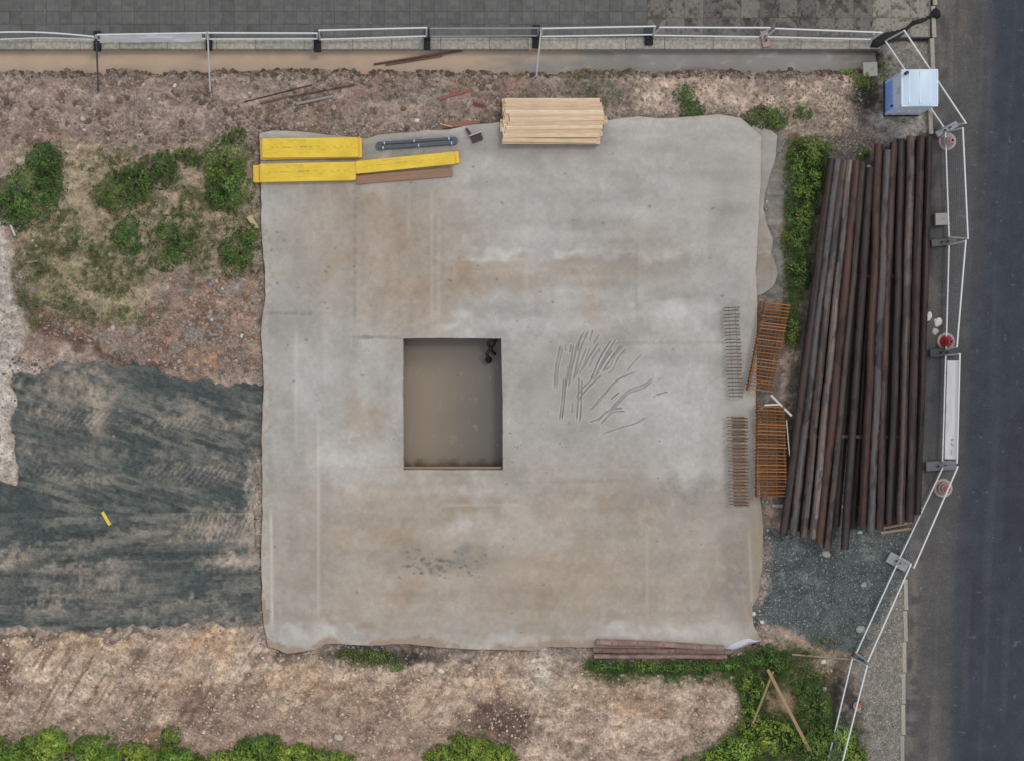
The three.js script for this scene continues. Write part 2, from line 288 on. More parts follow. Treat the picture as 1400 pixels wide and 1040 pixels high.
{
  const X0 = -8.2, X1 = 8.2, Z0 = -7, Z1 = 10.8, TW = 1700, TH = 1840;
  const groove = new Float32Array(TW * TH), ridge = new Float32Array(TW * TH);
  const gr = rng(5);
  const dense = []; for (const l of GROOVES) { dense.push(l); if (l.length > 2) { const dx = (gr() - .5) * .34, dz = (gr() - .5) * .2; dense.push(l.map(([x, z]) => [x + dx, z + dz])); } }
  for (const l of dense) {
    if (l.length < 2) continue;
    const deep = 0.55 + 0.5 * gr(), wd = 2.8 + gr() * 2, c2 = new THREE.CatmullRomCurve3(l.map(([x, z]) => V(x, 0, z))), n = Math.ceil(c2.getLength() / 0.008);
    for (let q = 0; q <= n; q++) {
      const t = q / n, P = c2.getPoint(t), x = P.x + (vn(q * .02, l[0][0] * 9) - .5) * .03, z = P.z + (vn(q * .02 + 50, l[0][0] * 9) - .5) * .03, fade = Math.min(1, t * 12, (1 - t) * 9) * (.85 + .4 * vn(q * .03, l[0][1] * 7));
      const fi = (x - X0) / (X1 - X0) * TW, fj = (z - Z0) / (Z1 - Z0) * TH;
      for (let dj = -9; dj <= 9; dj++) for (let di = -9; di <= 9; di++) {
        const i = Math.round(fi) + di, j = Math.round(fj) + dj, d = Math.hypot(i - fi, j - fj);
        if (i < 0 || j < 0 || i >= TW || j >= TH) continue; const o = j * TW + i;
        groove[o] = Math.max(groove[o], fade * deep * (1 - ss(0.4, wd + .8, d))); ridge[o] = Math.max(ridge[o], fade * deep * ss(wd * .6, wd + 1, d) * (1 - ss(wd + 1.2, wd + 3.4, d)));
      }
    }
  }
  const warm = blobs([[690, 770, 340, 110, .75], [900, 720, 120, 70, .5], [430, 760, 70, 90, .4], [540, 350, 70, 110, .6], [520, 330, 110, 90, .8], [560, 400, 70, 60, .9], [660, 375, 70, 22, .9], [780, 375, 80, 20, .6], [500, 575, 30, 30, .8], [600, 730, 180, 90, .8], [760, 790, 140, 80, 1], [880, 810, 120, 60, .8], [520, 820, 110, 60, .7], [800, 690, 60, 30, .6], [450, 760, 60, 90, .6], [940, 700, 80, 40, .5], [812, 420, 16, 12, .6], [440, 620, 18, 20, .5], [880, 350, 60, 40, .3]], 0.8);
  const palePatch = blobs([[680, 345, 60, 9, 1], [800, 345, 80, 7, .8], [900, 350, 30, 10, .8], [640, 445, 60, 10, .8], [760, 448, 90, 12, .6], [920, 430, 70, 16, .8], [930, 560, 60, 60, .6], [480, 620, 60, 40, .8], [430, 560, 40, 80, .5], [700, 730, 80, 26, .5], [640, 715, 40, 12, .7], [960, 640, 50, 30, .5], [450, 870, 60, 16, .9], [640, 882, 90, 8, .6], [900, 866, 90, 12, .7], [880, 560, 50, 30, .4], [500, 500, 30, 40, .5], [650, 665, 60, 14, .6], [1000, 470, 24, 60, .5], [765, 250, 160, 40, .25], [910, 220, 90, 40, .3], [745, 310, 30, 40, .3]], 0.8);
  const damp = blobs([[1012, 780, 22, 60, .9], [1010, 690, 26, 24, .7], [930, 670, 60, 16, .8], [620, 770, 60, 14, .9], [540, 200, 160, 14, .8], [760, 205, 70, 14, .5], [1012, 640, 20, 60, .5], [560, 180, 80, 10, .7], [785, 590, 40, 16, .55], [790, 520, 50, 60, .4], [670, 680, 20, 10, .6], [700, 640, 18, 40, .4], [985, 250, 40, 60, .2]], 0.8);
  const spots = []; { const r = rng(77); for (let k = 0; k < 70; k++) spots.push([370 + r() * 650, 200 + r() * 670, 1 + r() * 1.6]); for (let k = 0; k < 90; k++) spots.push([600 + (r() + r() - 1) * 70, 770 + (r() + r() - 1) * 22, 0.7 + r() * 2.2]); for (let k = 0; k < 16; k++) spots.push([690 + r() * 70, 560 + r() * 120, .6 + r() * 1.1]); for (const p of [[379, 318], [388, 329], [371, 342], [449, 365], [445, 371], [484, 365], [379, 387], [444, 414], [448, 422], [783, 301]]) spots.push([...p, 2.1]); }
  const spotGrid = new Map(); for (const s of spots) { const k = Math.floor(s[0] / 10) + ',' + Math.floor(s[1] / 10); for (let a = -1; a <= 1; a++) for (let b = -1; b <= 1; b++) { const q = (Math.floor(s[0] / 10) + a) * 1000 + Math.floor(s[1] / 10) + b; if (!spotGrid.has(q)) spotGrid.set(q, []); spotGrid.get(q).push(s); } }
  const lines = [[485, 250, 485, 452, -1], [590, 250, 590, 452, 1], [435, 560, 435, 850, 1.6], [480, 480, 480, 452, 1], [362, 428, 432, 429, -2], [475, 461, 550, 461, -2], [370, 690, 372, 872, 2.6], [600, 280, 600, 450, .8], [885, 720, 885, 850, .8], [870, 330, 870, 440, -.8], [405, 440, 404, 620, 1.2], [560, 250, 558, 330, .8], [625, 355, 720, 355, 1.2], [760, 470, 1020, 468, -.8], [690, 660, 860, 657, -.6], [600, 690, 720, 690, 1.2], [1024, 720, 1030, 850, 2.2], [720, 250, 720, 420, .6]];
  const dc = new Uint8Array(TW * TH * 4), db = new Uint8Array(TW * TH * 4), c = [0, 0, 0];
  for (let j = 0; j < TH; j++) for (let i = 0; i < TW; i++) {
    const x = lerp(X0, X1, (i + 0.5) / TW), z = lerp(Z0, Z1, (j + 0.5) / TH), [px, py] = toPlan(x, z, SLAB_H);
    const n1 = fbm(x * 0.6 + 31, z * 0.6, 3), n2 = fbm(x * 2.1 + 8, z * 2.1, 3), n3 = fbm(x * 8, z * 8 + 3, 3), n4 = vn(x * 36, z * 36);
    const hz = fbm(x * 0.4 + 3, z * 2.6, 2), vt = fbm(x * 2.6 + 2, z * 0.4, 2);
    const wx = px + (n2 - 0.5) * 40 + (hz - 0.5) * 10, wy = py + (fbm(x * 2 + 50, z * 2, 2) - 0.5) * 40;
    c[0] = 167; c[1] = 163; c[2] = 158;
    mix3(c, [153, 148, 142], ss(0.4, 0.7, n1) * 0.6);
    const w = S(warm, wx, wy); mix3(c, [161, 144, 126], w * (0.8 + 0.4 * (n2 - .4)));
    mix3(c, [148, 127, 107], w * ss(0.5, 0.75, n1 * .5 + n2 * .5) * 0.6);
    const str = py < 640 ? lerp(vt, hz, ss(590, 640, px) * (1 - ss(470, 520, py)) + ss(690, 760, px) * .5) : lerp(hz, vt, 1 - ss(420, 480, px));
    const kk = (str - 0.5) * 0.12 + (fbm(x * 1.2 + 14, z * 1.2 + 3, 3) - .5) * .12; for (let q = 0; q < 3; q++) c[q] *= 1 + kk;
    mix3(c, [194, 192, 188], clamp(S(palePatch, wx, wy) * (0.42 + ss(0.4, 0.66, n2) * 0.5)));
    mix3(c, [122, 117, 110], S(damp, wx, wy) * (0.35 + ss(0.42, 0.62, n3) * 0.4));
    for (const [ax, ay, bx, by, s] of lines) {
      const ex = bx - ax, ey = by - ay, l2 = ex * ex + ey * ey, t = ((px - ax) * ex + (py - ay) * ey) / l2; if (t < 0 || t > 1) continue;
      const d = Math.abs((px - ax) * ey - (py - ay) * ex) / Math.sqrt(l2) + (n3 - 0.5) * 3; if (Math.abs(d) > 5) continue;
      const a = (1 - ss(0, 4, Math.abs(d))) * Math.abs(s) * 0.2 * (0.4 + n2 * 1.2) * Math.min(1, t * 8, (1 - t) * 8); mix3(c, s > 0 ? [206, 203, 197] : [104, 100, 95], a);
    }
    const scf = fbm(x * 5 + 70, z * 5, 3) * .6 + fbm(x * 1.4 + 20, z * 1.4, 2) * .4; mix3(c, [184, 180, 174], ss(.6, .74, scf) * .22);
    // pale rim of cement slurry, dirty crust towards the outside
    const e = S(M.slabClear, px, py), rim = S(M.slabWide, px + (n2 - .5) * 10, py + (n2 - .5) * 10);
    mix3(c, [190, 186, 180], (1 - ss(0.75, 0.99, rim)) * 0.4 * n2 * 1.6);
    const dirt = clamp((1 - ss(.55, 1, S(M.slabWide, px + (n3 - .5) * 24, py + (n2 - .5) * 26))) * ss(.3, .6, n2) * 1.3); mix3(c, [150, 131, 114], dirt * (py > 820 ? .85 : px > 1000 && py > 560 ? .8 : .3));
    if (px > 1005) mix3(c, [140, 128, 112], ss(1005, 1045, px + (n2 - .5) * 30) * ss(560, 720, py) * 0.7);
    if (px > 1000 && py < 560) mix3(c, [172, 166, 157], ss(1000, 1040, px) * 0.6);
    const list = spotGrid.get(Math.floor(px / 10) * 1000 + Math.floor(py / 10));
    if (list) for (const [sx, sy, sr] of list) mix3(c, [96, 92, 87], (1 - ss(0, 1.7, Math.hypot(px - sx + (n4 - .5) * 2, (py - sy) * 1.3 + (n3 - .5) * 5) / sr)) * 0.5);
    const g = groove[j * TW + i], rg = ridge[j * TW + i] * (1 - g); mix3(c, [192, 189, 184], rg * .6); mix3(c, [112, 108, 103], g * 0.66);  // dark cores: settled dirt plus painted groove shade; ridges painted paler as lit edges
    const k = (n3 - 0.5) * 0.1 + (n4 - 0.5) * 0.05; for (let q = 0; q < 3; q++) c[q] *= 1 + k;
    const o = (j * TW + i) * 4; dc[o] = toByte(c[0]); dc[o + 1] = toByte(c[1]); dc[o + 2] = toByte(c[2]); dc[o + 3] = 255;
    const b = toByte(180 + (n3 - 0.5) * 60 + (str - .5) * 10 + (n4 - 0.5) * 20 - g * 120 + rg * 55); db[o] = db[o + 1] = db[o + 2] = b; db[o + 3] = 255;
  }
  slabMap = finish(dc, TW, TH, true); slabBump = finish(db, TW, TH, false);
  const mk = new THREE.MeshStandardMaterial({ map: slabMap, bumpMap: slabBump, bumpScale: 0.03, roughness: 0.8 });
  const toShape = (pts, C) => { const s = new C(); pts.forEach((p, i) => i ? s.lineTo(p.x, -p.z) : s.moveTo(p.x, -p.z)); s.closePath(); return s; };
  const shape = toShape(roughOutline(SLAB, SLAB_H, 1.7, 4, 3), THREE.Shape);
  shape.holes.push(toShape(roughOutline(PIT, SLAB_H, 0.9, 6, 8).reverse(), THREE.Path));
  const g = new THREE.ExtrudeGeometry(shape, { depth: 0.5, bevelEnabled: true, bevelSize: 0.012, bevelThickness: 0.012, bevelSegments: 1 });
  g.rotateX(-Math.PI / 2); g.translate(0, SLAB_H - 0.512, 0);
  const p = g.attributes.position, uv = g.attributes.uv; for (let i = 0; i < p.count; i++) uv.setXY(i, (p.getX(i) - X0) / (X1 - X0), (p.getZ(i) - Z0) / (Z1 - Z0));
  struct('concrete_slab', g, mk);
  const lip = toShape(roughOutline([[1030, 172], [1052, 178], [1062, 186], [1060, 215], [1050, 250], [1043, 285], [1046, 300], [1056, 325], [1052, 345], [1062, 372], [1056, 392], [1040, 402], [1026, 404], [1026, 300]], .06, 3, 4, 12), THREE.Shape);
  const lg = new THREE.ExtrudeGeometry(lip, { depth: .3, bevelEnabled: true, bevelSize: .02, bevelThickness: .02, bevelSegments: 2 }); lg.rotateX(-Math.PI / 2); lg.translate(0, .05 - .32, 0);
  { const p = lg.attributes.position, uv = lg.attributes.uv; for (let i = 0; i < p.count; i++) uv.setXY(i, (p.getX(i) - 4.2 - X0) / (X1 - X0), (p.getZ(i) - Z0) / (Z1 - Z0)); }
  struct('concrete_lip', lg, new THREE.MeshStandardMaterial({ map: slabMap, bumpMap: slabBump, bumpScale: .06, color: 0xf0eee9, roughness: .9 }));
  // pit walls below the slab, floor, muddy water
  const a = at(550, 462, SLAB_H), b = at(688, 643, SLAB_H), wallMat = new THREE.MeshStandardMaterial({ color: 0x8a857d, roughness: 0.9, bumpMap: slabBump, bumpScale: 0.05 });
  const cx = (a.x + b.x) / 2, cz = (a.z + b.z) / 2, W = b.x - a.x, D = b.z - a.z, th = 0.2, top = SLAB_H - 0.52, H = 1.3;
  const box = (w, h, d, x, y, z) => new THREE.BoxGeometry(w, h, d).translate(x, y, z);
  struct('pit_wall', merged([box(W + 0.6, H, th, cx, top - H / 2, a.z - th / 2 - .015), box(W + 0.6, H, th, cx, top - H / 2, b.z + th / 2 + .015), box(th, H, D + .03, a.x - th / 2 - .015, top - H / 2, cz), box(th, H, D + .03, b.x + th / 2 + .015, top - H / 2, cz), box(W + .6, 0.2, D + .6, cx, top - H - 0.103, cz)]), wallMat);
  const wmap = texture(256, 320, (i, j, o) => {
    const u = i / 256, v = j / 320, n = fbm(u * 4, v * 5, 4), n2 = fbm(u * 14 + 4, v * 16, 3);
    o[0] = 138; o[1] = 125; o[2] = 108; mix3(o, [104, 99, 94], ss(0.1, 1.0, u + (n - .5) * .3)); mix3(o, [96, 92, 88], (1 - ss(0.0, 0.3, v + (n - .5) * .2)) * .7);  // greyer right and darker top paint the wall shade into the water
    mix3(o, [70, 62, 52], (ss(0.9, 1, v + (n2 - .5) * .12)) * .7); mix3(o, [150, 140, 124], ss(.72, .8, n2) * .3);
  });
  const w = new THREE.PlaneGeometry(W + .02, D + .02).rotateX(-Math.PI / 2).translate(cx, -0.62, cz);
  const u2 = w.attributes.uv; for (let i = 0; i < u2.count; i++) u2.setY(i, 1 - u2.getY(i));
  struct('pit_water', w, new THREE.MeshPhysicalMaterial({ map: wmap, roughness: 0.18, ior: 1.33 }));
  const pl = at(619, 638, 0.0);
  single('edge_plank', 'long reddish plank wedged along the lower edge of the pit', 'plank', plankGeo(W - 0.06, 0.045, 0.06), mat(0x9c8474), V(pl.x, -.05, pl.z + .03));
  // pump and hose hanging into the upper right corner
  const pb = at(668, 492, -0.5), pump = thing('water_pump', 'black pump on a crumpled hose hanging in the pit corner', 'pump', pb);
  const dk = mat(0x0d0d10, 0.6);
  const prof = [[0, 0], [.09, 0.01], [.115, .05], [.11, .22], [.08, .29], [.03, .31], [.03, .36], [0, .36]].map(q => new THREE.Vector2(...q));
  part(pump, 'pump_body', new THREE.LatheGeometry(prof, 14).translate(0, -.12, 0), dk);
  const loc = (x, y, h) => at(x, y, h).sub(pb);
  part(pump, 'hose', new THREE.TubeGeometry(new THREE.CatmullRomCurve3([V(0, .22, 0), loc(666, 483, -.15), loc(671, 476, -.22), loc(667, 470, -.1), loc(675, 464, -.02), loc(679, 461, .12)]), 40, .05, 8), dk);
  part(pump, 'hose', new THREE.TubeGeometry(new THREE.CatmullRomCurve3([loc(679, 463, -.1), loc(676, 470, -.3), loc(672, 478, -.4), loc(677, 485, -.55)]), 24, .045, 8), dk);
}

// ---------------------------------------------------------------- ditch, paving, road
{
  const wmap = texture(1024, 64, (i, j, o) => {
    const u = i / 1024, v = j / 64, n = fbm(u * 40, v * 4, 4), n2 = fbm(u * 140, v * 5 + 7, 3);
    o[0] = 186; o[1] = 164; o[2] = 143; const px = lerp(-880, 1200, u);
    mix3(o, [140, 136, 132], ss(640, 800, px + (n - .5) * 160)); mix3(o, [160, 157, 154], ss(.52, .7, n2 * .5 + n * .5) * ss(700, 800, px)); mix3(o, [126, 106, 96], ss(.55, .7, n) * .5 * ss(740, 900, px));
    mix3(o, [88, 84, 78], ss(1130, 1195, px) * .8); const k = 1 + (n2 - .5) * .07; o[0] *= k; o[1] *= k; o[2] *= k;
  });
  const a = at(-880, 55, -0.22), b = at(1203, 106, -0.22);
  const w = new THREE.PlaneGeometry(b.x - a.x, b.z - a.z).rotateX(-Math.PI / 2).translate((a.x + b.x) / 2, -0.22, (a.z + b.z) / 2);
  struct('ditch_water', w, new THREE.MeshPhysicalMaterial({ map: wmap, roughness: 0.3, ior: 1.33 }));
  // paving: bedding, concrete edge strip with a retaining face, tiles laid one by one
  const PH = 0.12, front = at(600, 67, PH).z, back = -45, right = at(1279, 20, PH).x, left = -70;
  const bed = struct('pavement', merged([new THREE.BoxGeometry(right - 0.14 - left, 0.9, front - 0.36 - back).translate((right - 0.14 + left) / 2, PH - 0.45 - 0.02, (front - 0.36 + back) / 2)]), mat(0x6a6a68, 0.95));
  const concTex = texture(512, 512, (i, j, o) => { const n = fbm(i / 40, j / 40, 4), n2 = vn(i / 3, j / 3), n3 = fbm(i / 9 + 80, j / 9, 3); o[0] = 190; o[1] = 187; o[2] = 181; const k = .78 + n * .36 + (n2 - .5) * .14; for (let q = 0; q < 3; q++) o[q] *= k; mix3(o, [60, 58, 55], ss(.66, .78, n3) * .5); });
  const pr = rng(21);
  const edgeM = [0, 1, 2].map(k => new THREE.MeshStandardMaterial({ map: concTex, color: [0xdedbd5, 0xd2cfca, 0xe6e1d8][k], roughness: .9 }));
  const cornerX = at(1205, 60, PH).x;
  for (let x = -17.5, k = 0; x < cornerX - .05; k++) {
    const L = Math.min(k % 3 ? 1.5 : 1.2, cornerX - x), g = new RoundedBoxGeometry(L - 0.008, 0.8, 0.35, 1, 0.012);
    const u = g.attributes.uv; for (let i = 0; i < u.count; i++) u.setXY(i, u.getX(i) * L + k * .37, u.getY(i) * .35 + k * .21);
    const m = part(bed, 'edge_stone', g, edgeM[(pr() * 3) | 0]); m.position.set(x + L / 2, PH - 0.4 + (pr() - .5) * .008, front - 0.175 + (pr() - .5) * .012); x += L;
  }
  const tileTex = texture(256, 256, (i, j, o) => { const n = fbm(i / 40, j / 40, 4), n2 = vn(i / 2.2, j / 2.2); const k = .85 + n * .28 + (n2 - .5) * .08; o[0] = 205 * k; o[1] = 206 * k; o[2] = 205 * k; });
  const stainTex = texture(512, 512, (i, j, o) => { const n = fbm(i / 30, j / 30, 4), n2 = vn(i / 2.2, j / 2.2), s = fbm(i / 80 + 40, j / 80, 3), s2 = fbm(i / 34 + 90, j / 34, 2); const k = .85 + n * .28 + (n2 - .5) * .08; o[0] = 205 * k; o[1] = 203 * k; o[2] = 198 * k; mix3(o, [110, 107, 104], ss(.48, .75, s) * .5); mix3(o, [84, 82, 80], ss(.64, .84, s2) * .6); });
  const tM = [0x7b7a79, 0x797877, 0x777675, 0x7d7b79, 0x7a7977, 0x72716f].map(c => new THREE.MeshStandardMaterial({ map: tileTex, color: c, roughness: .92 }));
  const bM = [0x8d8985, 0x898581, 0x928e89].map(c => new THREE.MeshStandardMaterial({ map: stainTex, color: c, roughness: .92 })), light = new THREE.MeshStandardMaterial({ map: stainTex, color: 0xb1aca3, roughness: .9 }), dM = new THREE.MeshStandardMaterial({ map: stainTex, color: 0x7a7673, roughness: .9 });
  const T = 0.385, splitX = at(885, 30, PH).x;
  const mkTile = (w, d) => [0, 1, 2, 3, 4, 5, 6, 7, 8, 9, 10, 11].map(v => { const g = new RoundedBoxGeometry(w - 0.005, 0.06, d - 0.005, 1, 0.004), u = g.attributes.uv; for (let i = 0; i < u.count; i++) u.setXY(i, u.getX(i) * .45 + v * .293, u.getY(i) * .45 + v * .171); return g; });
  const small = mkTile(T, T), big = mkTile(T * 1.5, T * 1.5), rowBack = front - 0.37;
  const far = [];
  for (let c = 0; splitX - (c + .5) * T > -17.2; c++) for (let r = 0; r < 14; r++) {
    const x = splitX - (c + .5) * T, z = rowBack - (r + .5) * T, y = PH - 0.03 + (pr() - .5) * .006, v = (pr() * 12) | 0, k = (pr() * 6) | 0;
    if (r < 3 && x > -16.6) { const m = part(bed, 'paving_tile', small[v], tM[k]); m.position.set(x, y, z); m.rotation.set((pr() - .5) * .01, (pr() - .5) * .012, (pr() - .5) * .01); } else far.push(small[v].clone().translate(x, y, z));
  }
  for (let c = 0; splitX + (c + 1) * T * 1.5 < right - .1; c++) for (let r = 0; r < 9; r++) {
    const B = T * 1.5, x = splitX + (c + .5) * B, z = rowBack - (r + .5) * B, y = PH - 0.03 + (pr() - .5) * .008, v = (pr() * 12) | 0, [tx] = toPlan(x, z, PH), l = tx > 1190 && tx < 1258;
    if (r < 2) { const m = part(bed, 'paving_tile', big[v], l ? light : tx > 965 && tx < 1120 && pr() < .6 ? dM : bM[(pr() * 3) | 0]); m.position.set(x, y, z); m.rotation.set((pr() - .5) * .012, (pr() - .5) * .01, (pr() - .5) * .012); } else far.push(big[v].clone().translate(x, y, z));
  }
  const fm = part(bed, 'tile_field', merged(far), tM[0]); fm.userData.kind = 'stuff';

  // road
  const rTex = texture(1024, 2048, (i, j, o) => {
    const x = i / 1024 * 8, z = j / 2048 * 34, n = fbm(x * .5, z * .18, 3), n2 = fbm(x * 3 + 4, z * 3, 3), n3 = vn(x * 60, z * 60), st = fbm(x * 3.2 + 9, z * .16, 3);
    o[0] = 52; o[1] = 57; o[2] = 66; const edge = 1 - ss(.5, 2.1, x + (n - .5) * 1.1);
    mix3(o, [84, 81, 79], edge * .9); mix3(o, [118, 112, 104], (1 - ss(.25, .6, x + (n2 - .5) * .4)) * .55 * ss(.35, .6, n2)); mix3(o, [40, 43, 50], ss(.6, .66, vn(x * .55 + 3, z * .22)) * (x > 2 ? .45 : 0)); mix3(o, [130, 130, 128], ss(.93, .97, vn(x * 7 + 20, z * 7)) * .35); mix3(o, [106, 100, 93], edge * ss(.5, .72, st) * .7); mix3(o, [52, 55, 62], ss(.5, .75, n) * .5); mix3(o, [80, 81, 84], ss(.55, .8, st) * .3);
    mix3(o, [92, 88, 84], (1 - ss(1.55, 1.8, Math.abs(x - 1.2 - (n - .5) * .4) + 1.4)) * .3);
    const k = 1 + (n3 - .5) * .34 + (n2 - .5) * .22; o[0] *= k; o[1] *= k; o[2] *= k;
  });
  const pos = [], uv = [], idx = []; const zs = []; for (let z = -400; z < -14; z += 40) zs.push(z); for (let z = -14; z <= 20; z += .5) zs.push(z); for (let z = 60; z <= 400; z += 40) zs.push(z);
  zs.forEach((z, j) => { const py = toPlan(0, clamp(z, -14, 20), 0)[1], e = at(roadEdge(py) - 1, py, 0).x; [0, 2, 4, 6, 9].forEach(d => { pos.push(e + d, -0.05 + Math.min(d, 4) * .008, z); uv.push(d / 8, (z + 14) / 34); }); if (j) for (let k = 0; k < 4; k++) { const a2 = (j - 1) * 5 + k, b2 = j * 5 + k; idx.push(a2, b2, a2 + 1, a2 + 1, b2, b2 + 1); } });
  const rg = new THREE.BufferGeometry(); rg.setAttribute('position', new THREE.Float32BufferAttribute(pos, 3)); rg.setAttribute('uv', new THREE.Float32BufferAttribute(uv, 2)); rg.setIndex(idx); rg.computeVertexNormals();
  const rt = new THREE.MeshStandardMaterial({ map: rTex, roughness: 0.88 }); struct('road', rg, rt);
  // kerb stones along the road, above and below the pile
  const kerb = new THREE.Group(); kerb.name = 'kerb'; kerb.userData.kind = 'structure'; scene.add(kerb);
  const kr = rng(4), kg = new RoundedBoxGeometry(0.13, 0.3, 0.96, 1, 0.015);
  for (let z = -24; z < 28; z += 0.985) {
    const py = toPlan(13, z, 0)[1]; if (py > 172 && py < 772) continue;
    const p = at(roadEdge(clamp(py, -300, 1400)) - 4, py, 0), k = part(kerb, 'kerb_stone', kg, edgeM[(kr() * 3) | 0]);
    k.position.set(p.x + (kr() - .5) * .02, -0.08 + (kr() - .5) * .015 + (py < 200 ? .05 : 0), z); k.rotation.y = (py > 700 ? .03 : .045) + (kr() - .5) * .025;
  }
}
// how high the ground lies under a plan point
const gAt = (px, py) => { const p = at(px, py, 0); p.y = groundH(p.x, p.z); return p; };
const onSlab = (px, py) => at(px, py, SLAB_H);

// ---------------------------------------------------------------- geotextile sheets
{
  const X0 = -18, Z0 = -1, SX = 11, SZ = 12;
  const TW = 1024, TH = 1100, dc = new Uint8Array(TW * TH * 4), db = new Uint8Array(TW * TH * 4), c = [0, 0, 0];
  const treads = blobs([[110, 572, 55, 14, .8], [240, 580, 40, 8, .7], [275, 645, 70, 15, .9], [302, 716, 48, 18, 1], [75, 642, 40, 8, .8], [150, 802, 60, 8, .5]], .6);
  const sandSpots = blobs([[328, 766, 32, 8, 1], [300, 766, 30, 6, .5], [345, 690, 8, 60, .6], [132, 560, 10, 34, .5], [290, 722, 30, 6, .5], [330, 738, 24, 6, .6], [8, 772, 12, 6, .8]], .7);
  const darkSpots = blobs([[240, 522, 95, 20, 1], [320, 540, 40, 12, .9], [110, 615, 95, 12, .9, ], [210, 636, 60, 10, .8], [60, 600, 30, 12, .8], [28, 705, 34, 42, 1], [190, 690, 60, 16, .5], [310, 680, 44, 10, .9], [230, 660, 40, 8, .6], [90, 735, 14, 14, .8], [280, 748, 50, 8, .9], [22, 815, 22, 40, .9], [240, 790, 80, 18, .7], [180, 855, 60, 8, .9], [335, 835, 24, 16, .8], [40, 640, 14, 16, .8], [70, 492, 40, 6, .8], [120, 500, 40, 7, .8]], .7);
  const mudSpots = blobs([[346, 690, 12, 60, .9], [138, 545, 16, 44, 1], [80, 530, 50, 16, .7], [310, 722, 44, 22, 1], [322, 766, 40, 9, 1], [250, 640, 60, 8, .5], [95, 525, 50, 26, .9], [140, 545, 14, 34, .9], [250, 575, 30, 14, .9], [310, 582, 34, 8, .7], [120, 655, 40, 10, .8], [55, 620, 30, 16, .5], [330, 730, 36, 26, .7], [330, 768, 34, 10, 1], [260, 735, 50, 12, .6], [190, 728, 40, 8, .7], [20, 760, 30, 14, .9], [120, 775, 60, 8, .9], [130, 800, 60, 22, .75], [70, 830, 36, 12, .9], [110, 745, 40, 8, .5], [300, 640, 50, 16, .5], [220, 620, 20, 8, .6], [270, 825, 70, 8, .7], [320, 850, 40, 12, .8], [190, 840, 60, 8, .5], [60, 565, 40, 14, .6], [350, 620, 14, 50, .5], [130, 620, 60, 8, .4]], 0.9);
  for (let j = 0; j < TH; j++) for (let i = 0; i < TW; i++) {
    const x = X0 + i / TW * SX, z = Z0 + j / TH * SZ, [px, py] = toPlan(x, z);
    const a = py < 700 ? .3 : -.03, s = x * Math.cos(a) + z * Math.sin(a), t = -x * Math.sin(a) + z * Math.cos(a);
    const st = fbm(s * .8, t * 4.5, 4), n = fbm(x * 2.2 + 5, z * 2.2, 4), f = fbm(x * 10, z * 10 + 4, 3), g = vn(x * 40, z * 40);
    const track = S(treads, px + (n - .5) * 20, py + (n - .5) * 14), tread = .5 + .5 * Math.sin(s * 40 + t * 16 + n * 5 + f * 5);
    const f2 = fbm(x * 5.5 + 30, z * 5.5, 4), wx = px + (n - .5) * 46 + (f - .5) * 16, wy = py + (f2 - .5) * 24 + (st - .5) * 22;
    const st2 = fbm(s * 1.1 + 30, t * 7, 3); c[0] = 93; c[1] = 97; c[2] = 92; mix3(c, [122, 119, 111], ss(.42, .66, f2 * .3 + st * .7) * .75); mix3(c, [66, 74, 73], ss(.44, .6, (1 - st) * .7 + (1 - f2) * .3) * .75); mix3(c, [52, 60, 61], ss(.56, .68, st2) * .6); mix3(c, [134, 127, 117], ss(.58, .72, 1 - st2) * .4);
    mix3(c, [62, 72, 72], S(darkSpots, wx, wy) * .65); mix3(c, [40, 45, 46], ss(.62, .72, f) * .35);
    const mud = clamp(S(mudSpots, wx, wy) * (.45 + .8 * ss(.3, .65, f2)) + track * (.12 + .7 * ss(.4, .9, tread)) * (.05 + .5 * f) + ss(.6, .75, f) * .22);
    mix3(c, [140, 129, 118], mud * .88); mix3(c, [44, 50, 52], track * (1 - ss(.2, .6, tread)) * .3);
    mix3(c, [158, 145, 130], S(mudSpots, wx, wy) * ss(.5, .7, n) * .5); mix3(c, [176, 162, 146], S(sandSpots, px + (f - .5) * 16, py + (f2 - .5) * 10) * .9);
    const k = 1 + (f - .5) * .42 + (g - .5) * .2; const o = (j * TW + i) * 4; for (let q = 0; q < 3; q++) dc[o + q] = toByte(c[q] * k); dc[o + 3] = 255;
    const b = toByte(110 + track * tread * 45 + (f - .5) * 170 + (f2 - .5) * 120 + (st - .5) * 60 + mud * 30); db[o] = db[o + 1] = db[o + 2] = b; db[o + 3] = 255;
  }
  const m = new THREE.MeshStandardMaterial({ map: finish(dc, TW, TH, true), bumpMap: finish(db, TW, TH, false), bumpScale: .05, roughness: .92, side: THREE.DoubleSide });
  const sheets = [
    [[18, 518], [153, 490], [158, 606], [20, 592], 'muddy dark geotextile sheet at the upper left corner of the covered ground'],
    [[148, 498], [362, 534], [357, 622], [140, 598], 'dark green geotextile sheet below the red soil mound, beside the slab edge'],
    [[20, 584], [350, 606], [342, 704], [30, 676], 'tyre-marked geotextile sheet across the middle of the covered ground'],
    [[-120, 650], [344, 672], [346, 757], [-120, 760], 'geotextile sheet that carries the small yellow plank'],
    [[-120, 738], [356, 756], [358, 850], [-120, 866], 'mud-smeared geotextile sheet lowest in the row, along the tan soil bank']];
